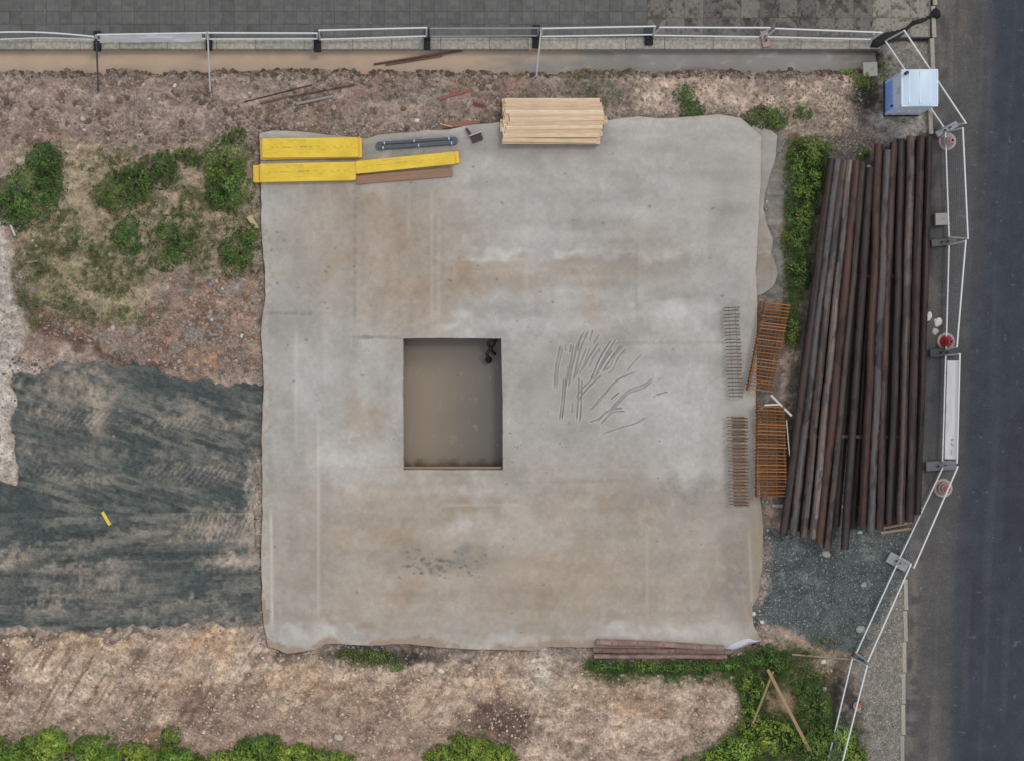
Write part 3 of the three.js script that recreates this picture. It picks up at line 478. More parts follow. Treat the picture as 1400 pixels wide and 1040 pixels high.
  sheets.forEach(([a, b, cc, d, label], si) => {
    const NU = 90, NV = 34, pos = [], uv = [], idx = [];
    for (let v = 0; v <= NV; v++) for (let u = 0; u <= NU; u++) {
      const s = u / NU, t = v / NV;
      let px = lerp(lerp(a[0], b[0], s), lerp(d[0], cc[0], s), t), py = lerp(lerp(a[1], b[1], s), lerp(d[1], cc[1], s), t);
      const e = 1 - Math.min(1, Math.min(t, 1 - t) * 4), e2 = 1 - Math.min(1, Math.min(s, 1 - s) * 8);
      py += (fbm(px / 26 + si * 7, si + (t > .5 ? 5 : 1), 4) - .5) * 26 * e + (vn(px / 7, si * 3 + (t > .5 ? 5 : 1)) - .5) * 5 * e;
      px += (fbm(py / 22 + si * 7, si + (s > .5 ? 5 : 1) + 9, 4) - .5) * 22 * e2;
      const p = at(px, py), x = p.x, z = p.z, an = .3, q = -x * Math.sin(an) + z * Math.cos(an), w = x * Math.cos(an) + z * Math.sin(an);
      const wr = Math.pow(1 - Math.abs(fbm(w * .5 + 3, q * 2.6, 3) - .5) * 2, 6) * .07 + (fbm(x * 5, z * 5, 2) - .5) * .03;
      pos.push(x, Math.max(groundH(x, z), -.06) + .035 + si * .006 + wr * (1 - e * .6) + (t > .93 ? .012 : 0), z); uv.push((x - X0) / SX, (z - Z0) / SZ);
      if (u < NU && v < NV) { const o = v * (NU + 1) + u; idx.push(o, o + NU + 1, o + 1, o + 1, o + NU + 1, o + NU + 2); }
    }
    const g = new THREE.BufferGeometry(); g.setAttribute('position', new THREE.Float32BufferAttribute(pos, 3)); g.setAttribute('uv', new THREE.Float32BufferAttribute(uv, 2)); g.setIndex(idx); g.computeVertexNormals();
    single('geotextile_sheet', label, 'ground sheet', g, m, null, 'geotextile sheets on the left');
  });
}

// ---------------------------------------------------------------- shared materials
const galv = mat(0xd4d6d8, 0.5, { metalness: 0.15 }), galvDull = mat(0x8f9396, 0.6, { metalness: 0.3 }), rubber = mat(0x191a1c, 0.85), paleConc = mat(0xa19d97, 0.92, { bumpMap: slabBump, bumpScale: .02 });
const rustTex = texture(128, 1024, (i, j, o) => {
  const u = i / 128, v = j / 1024, n = fbm(u * 5, v * 46, 4), s = fbm(u * 16, v * 7 + 3, 3), f = vn(u * 60, v * 500);
  const band = fbm(u * 3 + 9, v * 2.2, 2), k = .74 + .45 * (n - .3) + .75 * (s - .5) + .2 * (f - .5) + .6 * (band - .5) + .5 * (vn(u * 9 + 2, v * 2.5) - .5); o[0] = 205 * k; o[1] = 200 * k; o[2] = 198 * k;
  mix3(o, [176, 118, 88], ss(.46, .6, n * .6 + s * .4) * .6); mix3(o, [96, 84, 80], ss(.55, .68, fbm(u * 4 + 40, v * 24, 3)) * .7); mix3(o, [222, 218, 214], ss(.64, .76, s) * .5); mix3(o, [170, 160, 148], ss(.66, .74, fbm(u * 3 + 80, v * 9, 3)) * .7);
});
const woodTex = texture(512, 128, (i, j, o) => {
  const u = i / 512, v = j / 128, g = fbm(u * 3, v * 26, 3), n = fbm(u * 5 + 3, v * 5, 3), kn = vn(u * 9 + 4, v * 7);
  const k = .95 + (g - .5) * .14 + (n - .5) * .12; o[0] = 235 * k; o[1] = 231 * k; o[2] = 224 * k; mix3(o, [130, 98, 70], ss(.9, .97, kn) * .7);
});
const wood = (c, r = .8) => new THREE.MeshStandardMaterial({ map: woodTex, color: c, roughness: r });

// ---------------------------------------------------------------- mesh fence panels, their feet and stays
function fencePanel(b0, b1, t0, t1, label, group, base, o = {}) {
  const hb = base + 0.2, ht = base + (o.h ?? 1.95), A = at(...b0, hb), B = at(...b1, hb), C = at(...t0, ht), D = at(...t1, ht);
  const org = V((A.x + B.x) / 2, base, (A.z + B.z) / 2), L = p => p.clone().sub(org);
  const f = thing('mesh_fence', label, 'fence', org, 0, group), [a, b, c, d] = [A, B, C, D].map(L), r = 0.026;
  const lowA = a.clone().lerp(c, -0.1), lowB = b.clone().lerp(d, -0.1), q = (u, v) => a.clone().lerp(b, u).lerp(c.clone().lerp(d, u), v);
  const sag = o.sag ?? 0, pt = (p0, p1, t) => { const p = p0.clone().lerp(p1, t), n = V(p1.z - p0.z, 0, -(p1.x - p0.x)).normalize(); return p.addScaledVector(n, sag * Math.sin(Math.PI * t)); };
  const bar = (p0, p1) => new THREE.TubeGeometry(new THREE.CatmullRomCurve3([0, .25, .5, .75, 1].map(t => pt(p0, p1, t))), 12, r, 8);
  part(f, 'top_rail', bar(c, d), o.frame ?? galv); part(f, 'bottom_rail', bar(a, b), o.frame ?? galv);
  part(f, 'post', rod(lowA, c, r), o.frame ?? galv); part(f, 'post', rod(lowB, d, r), o.frame ?? galv);
  const wires = []; for (let k = 1; k < 30; k++) wires.push(rod(q(k / 30, 0), q(k / 30, 1), .0022, 4)); for (let k = 1; k < 9; k++) wires.push(rod(q(0, k / 9), q(1, k / 9), .0022, 4));
  part(f, 'wire_mesh', merged(wires), galvDull);
  if (o.cloth) {
    const [u0, u1, v0, v1, hex] = o.cloth, g = new THREE.PlaneGeometry(1, 1, 40, 12), p = g.attributes.position, n = V().subVectors(b, a).cross(V().subVectors(c, a)).normalize(), sd = n.dot(V(0, CAMH, 0).sub(org).sub(q(.5, .5))) < 0 ? -1 : 1, inw = V(n.x * sd, 0, n.z * sd).normalize();
    for (let i = 0; i < p.count; i++) { const w = q(lerp(u0, u1, p.getX(i) + .5), lerp(v0, v1, p.getY(i) + .5)); const cr = (fbm(p.getX(i) * 7 + 3, p.getY(i) * 2, 3) - .5) * (o.crumple ?? .03), vv = p.getY(i) + .5; w.addScaledVector(inw, (o.lean ?? 0) * (1 - vv) + cr * .5); w.y += cr + .012; p.setXYZ(i, w.x, w.y, w.z); }
    for (const u of [.12, .5, .88]) part(f, 'tie_cord', rod(q(lerp(u0, u1, u), v0).addScaledVector(inw, o.lean ?? 0), q(lerp(u0, u1, u), .02), .005, 5), galvDull);
    g.computeVertexNormals(); const m = part(f, 'cover_sheet', g, new THREE.MeshPhysicalMaterial({ color: hex, roughness: 1, side: THREE.DoubleSide, transmission: .25, thickness: 0 })); m.userData.label = 'pale plastic sheet tied over the mesh';
    if (o.print) { for (const [u, v, w] of o.print) { const lift = t => q(t, .89 + (v - .5) * .3).addScaledVector(inw, .29 * (.47 - (v - .5) * 1.6)).add(V(0, .035, 0)), s = lift(u), e = lift(u + w); part(f, 'print_mark', rod(s, e, .008, 5), mat(0x77757a)); } }
  }
  return f;
}
const G1 = 'mesh panels along the paved edge', G2 = 'mesh panels along the road';
const topPanels = [
  [[-26, 56], [128, 54.5], [-26, 45], [127, 50], 'mesh fence panel with sagging rails at the left end of the paved edge', { sag: .07 }],
  [[133, 55], [282, 53], [133, 47.5], [281, 45], 'fence panel covered in crumpled white plastic on the paved edge', { cloth: [.02, .96, .72, 1.0, 0xe6e7ea], crumple: .22, lean: .2 }],
  [[285, 53.5], [434, 53], [285, 45], [433, 45.5], 'mesh panel right of the white-covered panel on the paved edge', {}],
  [[437, 54], [583, 49.5], [436, 41.5], [583, 38], 'mesh panel above the brown sticks in the ditch', {}],
  [[588, 50], [735, 49], [589, 39], [736, 38.5], 'mesh panel on the paved edge above the red rusty scraps', { frame: galvDull }],
  [[740, 50], [893, 47.5], [742, 39], [896, 36], 'mesh panel on the paved edge above the timber stack', {}],
  [[893, 48.5], [1038, 50.5], [903, 37.5], [1053, 38], 'mesh panel on the stained paving, left of the corner panel', {}],
  [[1048, 50.5], [1192, 54], [1061, 39], [1206, 44.5], 'last mesh panel of the paved edge, ending at the black plastic roll', {}]];
for (const [a, b, c, d, l, o] of topPanels) fencePanel(a, b, c, d, l, G1, .12, { h: 1.85, ...o });
const sidePanels = [
  [[1211, 56], [1291, 174], [1237, 42], [1321, 168], 'mesh panel running diagonally behind the portable toilet', .06, {}],
  [[1293, 180], [1298, 324], [1317, 175], [1324, 326], 'mesh panel beside the upper half of the steel pipes, below the pink cone', 0, {}],
  [[1298, 335], [1294, 478], [1321, 329], [1309, 474], 'twisted mesh panel beside the pipes, above the bright red cone', 0, {}],
  [[1293.5, 486], [1289, 631], [1313, 484], [1309, 632], 'roadside mesh panel covered by a long white banner sloping inward', 0, { cloth: [.06, .97, .8, .97, 0xf2f0f1], lean: .29, crumple: .05, print: [[.78, .5, .02], [.82, .5, .02], [.78, .56, .015], [.88, .5, .05], [.83, .57, .02]] }],
  [[1290, 638], [1230, 764], [1310, 638], [1250, 776], 'slanting mesh panel over the faded cone at the lower end of the pipes', 0, {}],
  [[1227, 771], [1171, 893], [1246, 771], [1187, 904], 'slanting mesh panel between gravel patch and grey verge', 0, {}],
  [[1166, 899], [1127, 1062], [1186, 910], [1146, 1066], 'lowest mesh panel, in front of the leafy shrubs at the lower right', 0, {}]];
for (const [a, b, c, d, l, base, o] of sidePanels) fencePanel(a, b, c, d, l, G2, base, o);

function footBlock(px, py, h, turn, label, m, sx = .62, sz = .22, group = 'fence weights') {
  const p = at(px, py, h), f = thing('fence_weight', label, 'fence weight', p, turn, group);
  part(f, 'block', new RoundedBoxGeometry(sx, .13, sz, 2, .03).translate(0, .065, 0), m);
  part(f, 'socket', new THREE.CylinderGeometry(.034, .034, .12, 10, 1, true).translate(sx * .12, .16, 0), galvDull);
  part(f, 'socket', new THREE.CylinderGeometry(.034, .034, .12, 10, 1, true).translate(-sx * .12, .16, 0), galvDull);
  return f;
}
footBlock(133.5, 57, .125, Math.PI / 2, 'black rubber foot at the left end of the white-covered panel', rubber);
footBlock(286, 58, .125, Math.PI / 2, 'black rubber foot at the right end of the white-covered panel', rubber, .55, .2);
footBlock(434, 58, .125, Math.PI / 2, 'black rubber foot on the paved edge above the grey pipe in the soil', rubber);
footBlock(584, 55, .125, Math.PI / 2, 'black rubber foot on the paved edge above the sticks in the ditch', rubber, .62, .2);
footBlock(733, 51, .125, Math.PI / 2, 'black rubber foot at the stay above the timber stack', rubber, .7, .24);
footBlock(887, 49, .125, Math.PI / 2, 'black rubber foot on the paved edge right of the timber stack', rubber, .6, .26);
footBlock(1046, 54, .125, Math.PI / 2 + .2, 'pinkish concrete foot on the stained part of the paved edge', mat(0xa58f86, .9), .5, .24);
footBlock(1294, 177, .03, .5, 'grey foot with steel loops above the pink cone', galvDull, .75, .2);
footBlock(1290, 331, .02, .12, 'dark grey foot beside the square concrete block', mat(0x5b5d5d, .9), .8, .22);
footBlock(1289, 482, .02, .05, 'dark foot just below the bright red cone', mat(0x3f4546, .8), .85, .26);
footBlock(1286, 636, .02, 0.05, 'grey foot at the lower end of the white banner', mat(0x696b70, .9), .95, .3);
footBlock(1227, 767, .02, -.5, 'broken concrete foot where gravel patch meets the road', mat(0x97989a, .92), .7, .36);
footBlock(1176, 899, .04, -.5, 'slim grey foot at the thin pole near the lower right', mat(0x57595a, .9), .5, .14);

function stay(top, bot, hb, label, m) {
  const a = at(...top, 1.9), b = at(...bot, hb), o = V(b.x, hb, b.z), s = thing('fence_stay', label, 'fence stay', o, 0, 'stays behind the fence');
  part(s, 'pole', rod(V(0, 0, 0), a.clone().sub(o), .026), m); part(s, 'clamp', new THREE.BoxGeometry(.09, .1, .12).translate(a.x - o.x, 1.86 - hb, a.z - o.z), galvDull);
  part(s, 'ground_spike', rod(V(0, -.15, 0), V(0, .22, 0), .02, 8, .016), galvDull);
}
stay([131, 50], [134, 126], .1, 'dark stay pole at the left end of the white-covered panel', mat(0x56575a, .6, { metalness: .3 }));
stay([283.5, 46], [287, 126], .1, 'pale stay pole at the right end of the white-covered panel', galv);
stay([740, 40], [733, 106], .1, 'pale stay pole leaning down above the timber stack', galv);

// ---------------------------------------------------------------- portable toilet
{
  const b = at(1232, 135, .02), T = thing('portable_toilet', 'blue and white portable toilet with pale roof at the fence corner', 'toilet', V(b.x, .02, b.z), 0.01);
  const blue = mat(0x8db2f4, .5), light = mat(0xbfd2f6, .5), white = mat(0xd0dcea, .45), dk = mat(0x1b2a4c, .7);
  const W = 1.04, D = 1.04, H = 2.14;
  part(T, 'skid', new RoundedBoxGeometry(W + .06, .12, D + .06, 2, .03).translate(0, .06, 0), dk);
  const wall = (name, w, turn, x, z, m, mTop) => {
    const g = part(T, name, new RoundedBoxGeometry(w, .95, .04, 1, .012).translate(0, .6, 0), m); g.position.set(x, 0, z); g.rotation.y = turn;
    part(g, 'upper_panel', new RoundedBoxGeometry(w, .99, .038, 1, .012).translate(0, 1.57, 0), mTop);
    const ribs = []; for (const k of [-.32, 0, .32]) ribs.push(new RoundedBoxGeometry(.07, .8, .03, 1, .012).translate(k * w, .62, .025)); part(g, 'rib', merged(ribs), m);
    return g;
  };
  wall('back_wall', W - .1, 0, 0, D / 2 - .03, white, mat(0xccd8e8, .5)); wall('side_wall', W - .1, Math.PI, 0, -D / 2 + .03, light, light); wall('side_wall', D - .1, Math.PI / 2, W / 2 - .03, 0, light, light);
  const front = wall('door', D - .12, -Math.PI / 2, -W / 2 + .03, 0, blue, mat(0xd2defb, .5));
  part(front, 'sign_plate', new RoundedBoxGeometry(.2, .26, .012, 1, .004).translate(.02, 1.78, .03), mat(0xc4c3d6, .5));
  part(front, 'handle', new RoundedBoxGeometry(.05, .16, .05, 1, .012).translate(.36, 1.05, .045), dk);
  for (const [x, z] of [[-1, -1], [1, -1], [-1, 1], [1, 1]]) part(T, 'corner_post', new RoundedBoxGeometry(.09, H - .1, .09, 2, .03).translate(x * (W / 2 - .045), .1 + (H - .1) / 2, z * (D / 2 - .045)), x < 0 ? light : white);
  // slightly vaulted translucent roof with raised seams
  const g = new THREE.BoxGeometry(W + .02, .07, D + .02, 12, 1, 12), p = g.attributes.position;
  for (let i = 0; i < p.count; i++) { const x = p.getX(i) / (W / 2), z = p.getZ(i) / (D / 2); if (p.getY(i) > 0) p.setY(i, .035 + .1 * (1 - Math.min(1, x * x)) * (1 - .35 * z * z)); }
  g.computeVertexNormals(); const roof = part(T, 'roof', g.translate(0, H + .035, 0), mat(0xbfd2e4, .4));
  part(roof, 'roof_rim', merged([[0, -D / 2, W + .04, .05], [0, D / 2, W + .04, .05], [-W / 2, 0, .05, D - .05], [W / 2, 0, .05, D - .05]].map(([x, z, w, d]) => new RoundedBoxGeometry(w, .09, d, 1, .015).translate(x, H + .05, z))), mat(0xd3dfe8, .4));
  for (const k of [-.3, 0, .3]) part(roof, 'roof_rib', new RoundedBoxGeometry(.05, .03, D - .1, 1, .01).translate(k * W, H + .155 - k * k * .42, 0), mat(0xcadae8, .4));
  part(T, 'vent_pipe', new THREE.CylinderGeometry(.05, .05, 2.4, 12, 1).translate(-W / 2 + .1, 1.25, -D / 2 + .1), mat(0x1a1c22, .6));
}

// ---------------------------------------------------------------- steel pipes
{
  const RO = .128, tones = { dark: 0x494140, brown: 0x5c4a45, red: 0x664a42, grey: 0x7b7675, pale: 0x989494, blue: 0x76767c, olive: 0x625d57, maroon: 0x544646 };
  const pm = {}; for (const k in tones) pm[k] = new THREE.MeshStandardMaterial({ map: rustTex, color: tones[k], roughness: .55, metalness: .12, bumpMap: rustTex, bumpScale: .01 });
  function pipe(t, b, h, r, tone, label, group) {
    const A = at(...t, h), B = at(...b, h), L = A.distanceTo(B);
        const o = thing('steel_pipe', label, 'pipe', A.clone().add(B).multiplyScalar(.5), 0, group);
    o.quaternion.setFromUnitVectors(V(0, 1, 0), V().subVectors(B, A).normalize()); o.rotateY(t[0] * 1.7);
    const out = new THREE.CylinderGeometry(r, r, L, 22, 14, true), inn = new THREE.CylinderGeometry(r - .014, r - .014, L, 16, 14, true), ring = y => new THREE.RingGeometry(r - .014, r, 22).rotateX(y > 0 ? -Math.PI / 2 : Math.PI / 2).translate(0, y, 0);
    const pr2 = rng(Math.round(t[0] * 13 + h * 99)), bow = (pr2() - .5) * L * .011, wall = merged([out, inn, ring(L / 2), ring(-L / 2)]), wp = wall.attributes.position, ba = pr2() * 6.28, wu = wall.attributes.uv, du = pr2() * 3, dv = pr2() * 3;
    const bend = y => bow * (1 - (2 * y / L) ** 2) + .012 * Math.sin(y * 1.7 + du * 4);
    for (let i = 0; i < wp.count; i++) { const q = bend(wp.getY(i)); wp.setX(i, wp.getX(i) + q * Math.cos(ba)); wp.setZ(i, wp.getZ(i) + q * Math.sin(ba)); wu.setXY(i, wu.getX(i) + du, wu.getY(i) + dv); }
    wall.computeVertexNormals(); part(o, 'pipe_wall', toCreasedNormals(wall, .6), pm[tone]);
    const y = (pr2() - .5) * L * .8, qb = bend(y);
    part(o, 'weld_collar', new THREE.TorusGeometry(r, .007, 6, 20).rotateX(Math.PI / 2).translate(qb * Math.cos(ba), y, qb * Math.sin(ba)), pm[tone]);
  }
  const up = [[[1137, 217], [1071, 731], 'maroon'], [[1146, 218], [1084, 731], 'blue'], [[1154, 219], [1099, 734], 'grey'], [[1162.5, 219], [1112, 735], 'pale'], [[1171, 220], [1120, 741], 'red'], [[1180, 222], [1131, 749], 'olive'],
    [[1190, 229], [1155, 751], 'dark'], [[1201, 197], [1178, 720], 'red'], [[1213, 205], [1190, 727], 'blue'], [[1222.5, 195], [1203, 724], 'brown'], [[1232, 190], [1215, 716], 'dark'], [[1246, 186], [1231, 716], 'grey'], [[1259, 186], [1244, 713], 'maroon']];
  const look = { dark: 'dark brown', brown: 'brown', red: 'reddish brown', grey: 'grey', pale: 'pale grey', blue: 'bluish grey', olive: 'dull olive-grey', maroon: 'dark maroon' };
  up.forEach(([a, b, t], i) => pipe(a, b, .56 + (i * 37 % 5) * .014, RO - (i === 2 ? .012 : 0), t, `${look[t]} steel pipe in the upper layer, ${ord(i)} from the left`, 'steel pipes in the pile'));
  const low = [[[1141, 224], [1077, 722], 'dark'], [[1150, 226], [1092, 725], 'maroon'], [[1166, 226], [1106, 722], 'dark'], [[1185, 234], [1143, 720], 'olive'], [[1196, 240], [1166, 722], 'dark'], [[1208, 214], [1184, 712], 'dark'], [[1228, 200], [1209, 716], 'dark'], [[1240, 192], [1223, 714], 'maroon'], [[1253, 192], [1238, 710], 'dark'], [[1270, 187], [1254, 703], 'maroon']];
  low.forEach(([a, b, t], i) => pipe(a, b, .22, RO - .006, t, `steel pipe of the lower layer, seen in the gaps, ${ord(i)} from the left`, 'steel pipes in the lower layer'));
  // timber bearers under and between the layers; their pale ends show in the gaps
  const br = wood(0x6e6459);
  const bearer = (a, b, h, label, m = br) => { const A = at(...a, h), B = at(...b, h); const p = single('timber_bearer', label, 'timber', plankGeo(A.distanceTo(B), .08, .1), m, A.clone().add(B).multiplyScalar(.5), 'bearers under the pipes'); p.rotation.y = -Math.atan2(B.z - A.z, B.x - A.x); };
  bearer([1120, 317], [1262, 318], .045, 'uppermost timber bearer under the pile of pipes'); bearer([1100, 487], [1262, 488], .045, 'middle timber bearer under the pile of pipes'); bearer([1056, 691], [1264, 694], .045, 'lowest timber bearer with a pale end left of the pile', wood(0xb9b4ad));
  bearer([1117, 377], [1256, 378], .385, 'timber strip between the layers, upper third of the pile'); bearer([1086, 596], [1250, 597], .385, 'timber strip between the layers, lower third of the pile');
  // three pipes on the lower slab edge
  const pinkTex = texture(64, 512, (i, j, o) => { const u = i / 64, v = j / 512, n = fbm(u * 4, v * 14, 4), q = fbm(u * 3 + 9, v * 40, 3), k = .86 + (n - .5) * .35 + (q - .5) * .2; o[0] = 230 * k; o[1] = 222 * k; o[2] = 218 * k; mix3(o, [150, 118, 108], ss(.6, .75, q) * .5); });
  const tan = new THREE.MeshStandardMaterial({ map: pinkTex, color: 0xb59c93, roughness: .75 }), tan2 = new THREE.MeshStandardMaterial({ map: pinkTex, color: 0x98807a, roughness: .75 });
  pm.tan = tan; pm.tan2 = tan2;
  pipe([815, 877], [990, 886], .14 + SLAB_H - .05, .095, 'tan', 'upper of three pinkish pipes on the lower slab edge', 'pinkish pipes at the slab edge');
  pipe([811, 888], [1000, 890.5], .13 + SLAB_H - .05, .085, 'tan2', 'middle of three pinkish pipes on the lower slab edge', 'pinkish pipes at the slab edge');
  pipe([812, 896], [994, 897], .08, .085, 'tan', 'lowest of three pinkish pipes, next to the green plants', 'pinkish pipes at the slab edge');
}

// ---------------------------------------------------------------- rebar cages and hairpin racks
{
  const rust = [0x925f33, 0x76502f, 0x9f6c3e].map(c => mat(c, .9)), dull = [0x6b5a4c, 0x5d5048].map(c => mat(c, .9)), brown = [0x83664f, 0x75563f].map(c => mat(c, .9));
  const R = .0155;
  function cage(tl, tr, bl, br2, h0, h1, n, label) {
    const c0 = at((tl[0] + br2[0]) / 2, (tl[1] + br2[1]) / 2, h0), o = thing('rebar_cage', label, 'rebar cage', c0, 0, 'rusty rebar cages');
    const q = (u, v, h) => { const p = at(lerp(lerp(tl[0], tr[0], u), lerp(bl[0], br2[0], u), v), lerp(lerp(tl[1], tr[1], u), lerp(bl[1], br2[1], u), v), h1); p.y = h; return p.sub(c0); };
    const r = rng(n * 3 + tl[0]);
    for (let k = 0; k < n; k++) {
      const v = (k + .5 + (r() - .5) * .25) / n, j = (r() - .5) * .04, pts = [q(0 + j, v, h0 + .02), q(0 + j, v, h1), q(1 + j, v, h1), q(1 + j, v, h0 + .02)];
      part(o, 'stirrup', merged([rod(pts[0], pts[1], R, 6), rod(pts[1].clone().add(V(-R, 0, 0)), pts[2].clone().add(V(R, 0, 0)), R + .003, 6), rod(pts[2], pts[3], R, 6), rod(pts[3], pts[0], R, 6)]), rust[(r() * 3) | 0]);
    }
    for (const [u, h] of [[.04, h1 - .03], [.33, h1 - .03], [.66, h1 - .03], [.96, h1 - .03], [.04, h0 + .05], [.5, h0 + .05], [.96, h0 + .05], [.03, (h0 + h1) / 2], [.97, (h0 + h1) / 2]]) part(o, 'long_bar', rod(q(u, -.01, h), q(u, 1.01, h), R, 6), rust[1]);
  }
  cage([1047, 411], [1081, 415], [1023, 533], [1056, 538], .1, .62, 27, 'upper rusty rebar cage, tilted, beside the slab and the steel pipes');
  cage([1037, 553], [1073, 555], [1035, 680], [1077, 680], .1, .62, 27, 'lower rusty rebar cage, straight, beside the slab and the steel pipes');
  function rack(tl, tr, bl, br2, n, mats, label, two) {
    const c0 = onSlab((tl[0] + br2[0]) / 2, (tl[1] + br2[1]) / 2), o = thing('rebar_rack', label, 'rebar', c0, 0, 'bent bars laid on the slab'), r = rng(n + tl[0]);
    const q = (u, v, h) => { const p = at(lerp(lerp(tl[0], tr[0], u), lerp(bl[0], br2[0], u), v), lerp(lerp(tl[1], tr[1], u), lerp(bl[1], br2[1], u), v), SLAB_H + h); return p.sub(c0); };
    for (let k = 0; k < n; k++) {
      const v = (k + .5 + (r() - .5) * .3) / n, j = (r() - .5) * .1, rr = R * .95, hh = .3;
      const list = [rod(q(j, v, rr), q(j, v, hh), rr, 6), rod(q(j - .01, v, hh), q(1 + j, v, hh), rr, 6), rod(q(1 + j, v, hh), q(1 + j, v, rr), rr, 6)];
      if (two) list.push(rod(q(j + .25, v + .012, .05), q(1.2 + j, v + .012, .05), rr, 6));
      part(o, 'bent_bar', merged(list), mats[(r() * 2) | 0]);
    }
    part(o, 'tie_bar', rod(q(.3, 0, .28), q(.3, 1, .28), .005, 5), mats[0]); part(o, 'tie_bar', rod(q(.75, 0, .28), q(.75, 1, .28), .005, 5), mats[0]);
  }
  rack([990, 418], [1010, 417], [997, 544], [1016, 544], 26, dull, 'row of thin dark bent bars on the slab, upper of two rows');
  rack([995, 567], [1018, 567], [998, 692], [1020, 692], 27, brown, 'row of brownish bent bars on the slab, lower of two rows', true);
}

